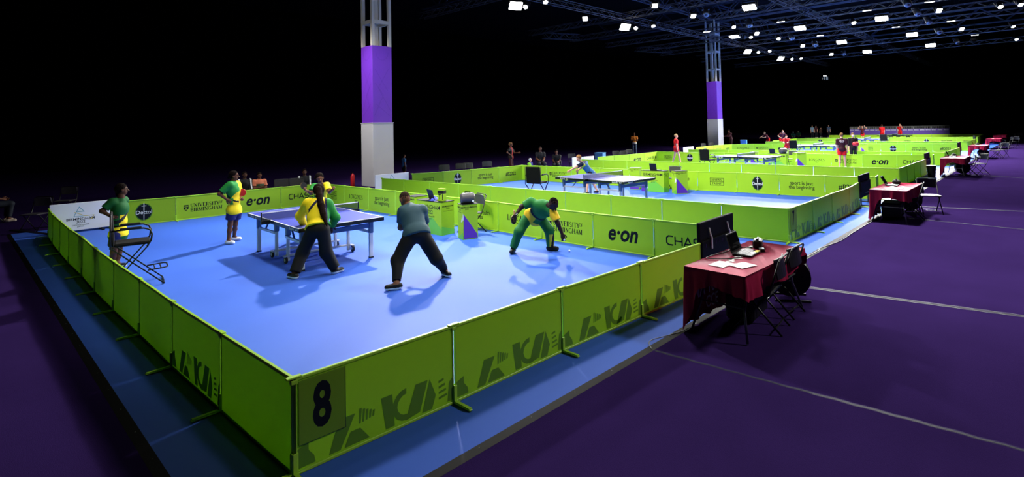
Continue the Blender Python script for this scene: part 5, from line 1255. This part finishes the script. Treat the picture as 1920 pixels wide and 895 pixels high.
# ---------------------------------------------------------------- the boy on the second court
d = depth((13.45, 8.2))
J = px(d, head=(1085, 297, -.1), neck=(1091, 304.5), shL=(1090.5, 308, -.2), shR=(1098, 304.5, .14), elL=(1081, 313, -.3), haL=(1069, 319.5, -.35), elR=(1089, 315, .2), haR=(1084.5, 318.5, 0), hipL=(1106, 326.5, -.1), hipR=(1112, 325.5, .1), knL=(1101, 345, -.1), knR=(1113, 344, .12), anL=(1101, 360, -.05), anR=(1119, 357.5, .2))
J['hf'] = dirn(-.75, -.55, -.35); J['bf'] = dirn(-.8, -.5); J['toeL'] = dirn(-1, -.3); J['toeR'] = dirn(-.8, -.6)
person('fair-haired boy in blue shirt leaning over table on the second court', J, dict(k=.93, skin=PALE, shirt=[(40, 96, 152), (216, 226, 70), (14, 22, 50)], pattern=lambda s, h, fw, C: np.where(h > .85, 2, np.where((np.abs(h-.80) < .10) & (s < -.6), 1, 0)), bottom=[(14, 16, 34)], leg=.6, shoe=[(20, 22, 30), (120, 120, 130)], hem=.08, sleeve=.8, hair=(150, 108, 70), hairr=.014, vox=.014))
bat('dark table tennis bat in hand of the boy in blue', atd(1082.5, 324, d-.05), dirn(.9, -.3), dirn(0, 0, 1), 'bat_black')
# ---------------------------------------------------------------- smaller figures
def quick(label, loc, h, face, pose='stand', arms='down', lean=0, step=0, group=None, seat=.46, **st):
    J, k = figure(loc, h, face, pose, arms, lean, step, seat)
    b = dict(k=k, skin=PALE, shirt=[(150, 20, 30)], bottom=[(30, 30, 34)], leg=1.9, shoe=[(225, 225, 225), (235, 235, 235)], sleeve=.7, hem=.08, vox=.02, curl=.4); b.update(st)
    return person(label, J, b, group)
RED = (206, 16, 22); MAR = (74, 12, 24); SPEC = 'people behind the barriers'
def gz(p): return -.012 if (p[1] > 15.3 or p[1] < -.6) else 0
# seated spectators behind the back barrier of the nearest court
def seated(label, u, vtop, h, face, seat=.46, chair=True, yw=15.4, **st):
    """seated person whose head top shows at u, vtop"""
    zt = seat+.88*h/1.72; p = on_y(u, vtop, yw) if yw else at(u, vtop, zt)
    if yw: seat = max(.12, p[2]-.88*h/1.72)
    b = quick(label, p[:2], h, face, 'sit', st.pop('arms', 'lap'), seat=seat, group=SPEC, **st)
    if chair:
        ch_ = folding_chair('dark folding chair under ' + label.replace(' sitting', ''), (p[0], p[1]), math.atan2(*( (lambda f: (f[1], f[0]))(dirn(math.cos(math.radians(face)), math.sin(math.radians(face)))) ))-math.pi/2, 'black_plastic', 'chairs under the spectators'); ch_.scale.z = seat/.46
    return b
STR = lambda s, h, fw, C: np.where(np.abs(np.abs(s)-1.05) < .13, 1, 0)
seated('person in black jacket with white stripes sitting behind barrier, left of three', 459, 322, 1.5, -75, skin=DK, shirt=[(16, 16, 20), (205, 205, 210)], pattern=STR, sleeve=1.9, vox=.015)
seated('person in orange top with arms folded sitting behind barrier', 487, 323, 1.45, -70, arms='fold', skin=DK2, shirt=[(196, 110, 80), (60, 84, 60)], pattern=lambda s, h, fw, C: np.where((np.abs(h-.58) < .13) & (np.abs(s) < .75) & (fw > 0), 1, 0), vox=.015)
seated('person in dark tracksuit with white shoulder stripes sitting behind barrier', 571, 317, 1.52, -85, skin=DK, shirt=[(22, 24, 26), (225, 225, 230)], pattern=STR, sleeve=1.9, vox=.015, arms='lap')
# dark legs at the left edge of the picture
p0 = at(-22, 420); J, k = figure(p0[:2], 1.75, 10, 'sit', 'lap')
person('seated person at left edge, only trouser leg and pale shoe showing', J, dict(k=k, skin=DK2, shirt=[(20, 20, 24)], bottom=[(34, 40, 52)], leg=1.85, shoe=[(196, 178, 160), (200, 190, 180)], vox=.016), SPEC)
folding_chair('dark folding chair at left edge under seated person', p0[:2], math.radians(-48+10-90), 'black_plastic', 'chairs under the spectators')
def standing(label, u, v, z, h, face, **kw):
    """v is the picture row of the head top; z extra drop of a bent figure"""
    p = at(u, v, h*1.0-z); return quick(label, p[:2], h, face, **kw)
quick('girl in red kit walking beside the barrier of the third court', on_x(1267, 252, 27.3)[:2], on_x(1267, 252, 27.3)[2], 10, 'stand', 'down', step=.2, shirt=[RED], bottom=[RED], leg=.5, shoe=[(230, 230, 230), (235, 235, 235)], hair=(170, 140, 100), hem=.16, vox=.018)
quick('steward in orange vest standing behind the third court', at(1189, 249, 1.75)[:2], 1.75, -95, arms='fold', skin=DK2, shirt=[(210, 120, 40), (190, 190, 180)], pattern=lambda s, h, fw, C: np.where(h < .12, 1, 0), bottom=[(70, 84, 110)], group=SPEC)
quick('person in red top carrying a bag in the dark behind second court', on_y(957, 268, 16.6)[:2], on_y(957, 268, 16.6)[2], -20, arms=('fwd', 'hip'), skin=DK2, shirt=[(150, 18, 24), (22, 20, 22)], pattern=lambda s, h, fw, C: np.where(np.abs(s) > .45, 1, 0), bottom=[(60, 16, 22)], hair=(120, 90, 60), hairr=.02, group=SPEC)
seated('person in purple and green bending low behind second court', 995, 297, 1.3, -30, .3, False, skin=PALE, shirt=[(60, 52, 150), (120, 190, 50)], pattern=lambda s, h, fw, C: np.where(s > .3, 1, 0), hair=(200, 200, 205), vox=.018)
quick('person in blue shirt half hidden behind the near column', on_y(757, 290, 19.2)[:2], on_y(757, 290, 19.2)[2], 20, skin=DK2, shirt=[(50, 96, 150)], bottom=[(16, 16, 20)], leg=.8, group=SPEC)
seated('dim person sitting in the dark behind second court, left of two', 1013, 275, 1.75, -80, skin=DK2, shirt=[(20, 20, 24)], bottom=[(26, 26, 30)])
seated('dim person sitting in the dark behind second court, right of two', 1043, 281, 1.6, -95, skin=DK2, shirt=[(20, 20, 24)], bottom=[(26, 26, 30)])
quick('person in dark maroon tracksuit standing behind the fourth court', (44.5, 16.9), 1.78, -150, arms='fwd', lean=14, skin=DK2, shirt=[(54, 14, 22)], bottom=[(40, 12, 18)], sleeve=1.9, group=SPEC)
# players in red on the farther courts
def atx(u, d): return (CP+ray(u, 300)*d)[:2]
quick('player in maroon top crouching at left of the fifth court', atx(1442, 50.5), 1.55, -150, 'crouch', ('fwd', 'reach'), 38, .15, shirt=[MAR], bottom=[RED], leg=.6, hair=(150, 130, 110))
quick('player in maroon top and red shorts bending on the fifth court', atx(1466, 48), 1.68, -60, 'crouch', ('hip', 'hip'), 30, .15, shirt=[MAR], bottom=[RED], leg=.65, hair=(140, 110, 90))
quick('player in red kit crouching beside the chair on the fourth court', atx(1477, 36.5), 1.5, -100, 'crouch', ('fwd', 'fwd'), 25, .2, shirt=[(196, 16, 20)], bottom=[(200, 30, 22)], leg=.6, hair=(70, 40, 30))
seated('masked person in green sitting behind the courts, left of two', 1487, 246, 1.6, -80, yw=16.5, skin=PALE, shirt=[(40, 110, 90)], bottom=[(30, 60, 60)], hair=(60, 60, 60), mask=(210, 225, 225))
seated('masked person in green sitting behind the courts, right of two', 1497, 244.5, 1.6, -80, yw=16.5, skin=PALE, shirt=[(50, 120, 100)], bottom=[(30, 60, 60)], hair=(60, 60, 60), mask=(210, 225, 225))
pb = at(1577, 311.5); 
quick('player in maroon shirt and red shorts seen from behind on third court', at(1577.5, 250, 1.72)[:2], 1.72, 95, arms='down', shirt=[(52, 10, 20), (235, 225, 225)], pattern=lambda s, h, fw, C: np.where((fw < 0) & (((np.abs(h-.80) < .035) & (np.abs(s) < .62)) | ((np.abs(h-.68) < .02) & (np.abs(s) < .35))) & (np.sin(C @ IR*95) > -.7), 1, 0), bottom=[RED], leg=.62, hair=(120, 84, 56), hem=.1, vox=.014, sleeve=.85, step=.06)
quick('masked player in dark jacket with red bag on third court', at(1596, 250, 1.66)[:2]+np.array([.25, 0]), 1.66, -70, arms=('down', 'down'), shirt=[(26, 12, 18), (220, 40, 30)], pattern=lambda s, h, fw, C: np.where((C @ IR > .19) & (h < .62), 1, 0), bottom=[(16, 14, 18)], hair=(110, 80, 56), mask=(200, 205, 225), vox=.015, sleeve=1.4)
o = thing('kit_bag', 'round red bag carried by the masked player', 'bag', atd(1604.5, 270, depth(at(1596, 250, 1.66))-.1)); MB().lathe([(.02, -.12), (.12, -.1), (.17, 0), (.12, .1), (.02, .12)], 16).build('bag_body', 'bat_red', o, smooth=True); MB().tube([(-.1, 0, .1), (-.12, 0, .3), (.02, 0, .42), (.1, 0, .1)], .012, 6).build('strap', 'black_cloth', o)
quick('player in maroon top with both arms raised to head on fifth court', atx(1619, 59), 1.68, -90, arms='up', shirt=[MAR], bottom=[RED], leg=.6, hair=(160, 120, 90))
quick('player in red kit seen from behind on the fifth court', atx(1656, 56), 1.82, 120, arms=('fwd', 'down'), shirt=[RED], bottom=[RED], leg=.6, hair=(60, 40, 30))
quick('player in red kit drinking beside the purple fence', atx(1690, 61), 1.78, -120, arms=('drink', 'down'), shirt=[RED], bottom=[RED], leg=.6, hair=(170, 130, 100))
for u, dd, h, c, lb in ((1525, 74, 1.75, (120, 150, 175), 'person in pale blue shirt standing in dark at far back'), (1532, 76, 1.7, (60, 24, 28), 'dim person in dark red standing next to pale blue shirt'), (1541, 78, 1.4, (70, 46, 36), 'dim person sitting low in brown at far back'), (1556, 76, 1.75, (70, 90, 120), 'dim person in blue standing at far back')):
    quick(lb, atx(u, dd), h, -60, shirt=[c], bottom=[(24, 26, 34)], vox=.03, group=SPEC)
# dim shapes at far left: coats over chairs
for (u, v, r, lb) in ((66, 372, 2.4, 'dim folding chair in the dark behind white banner, left of two'), (122, 352, 2.6, 'dim folding chair in the dark behind white banner, right of two')):
    folding_chair(lb, at(u, v, .83)[:2], r, 'chair_grey', 'grey chairs behind the nearest court')
bpy.context.view_layer.update()
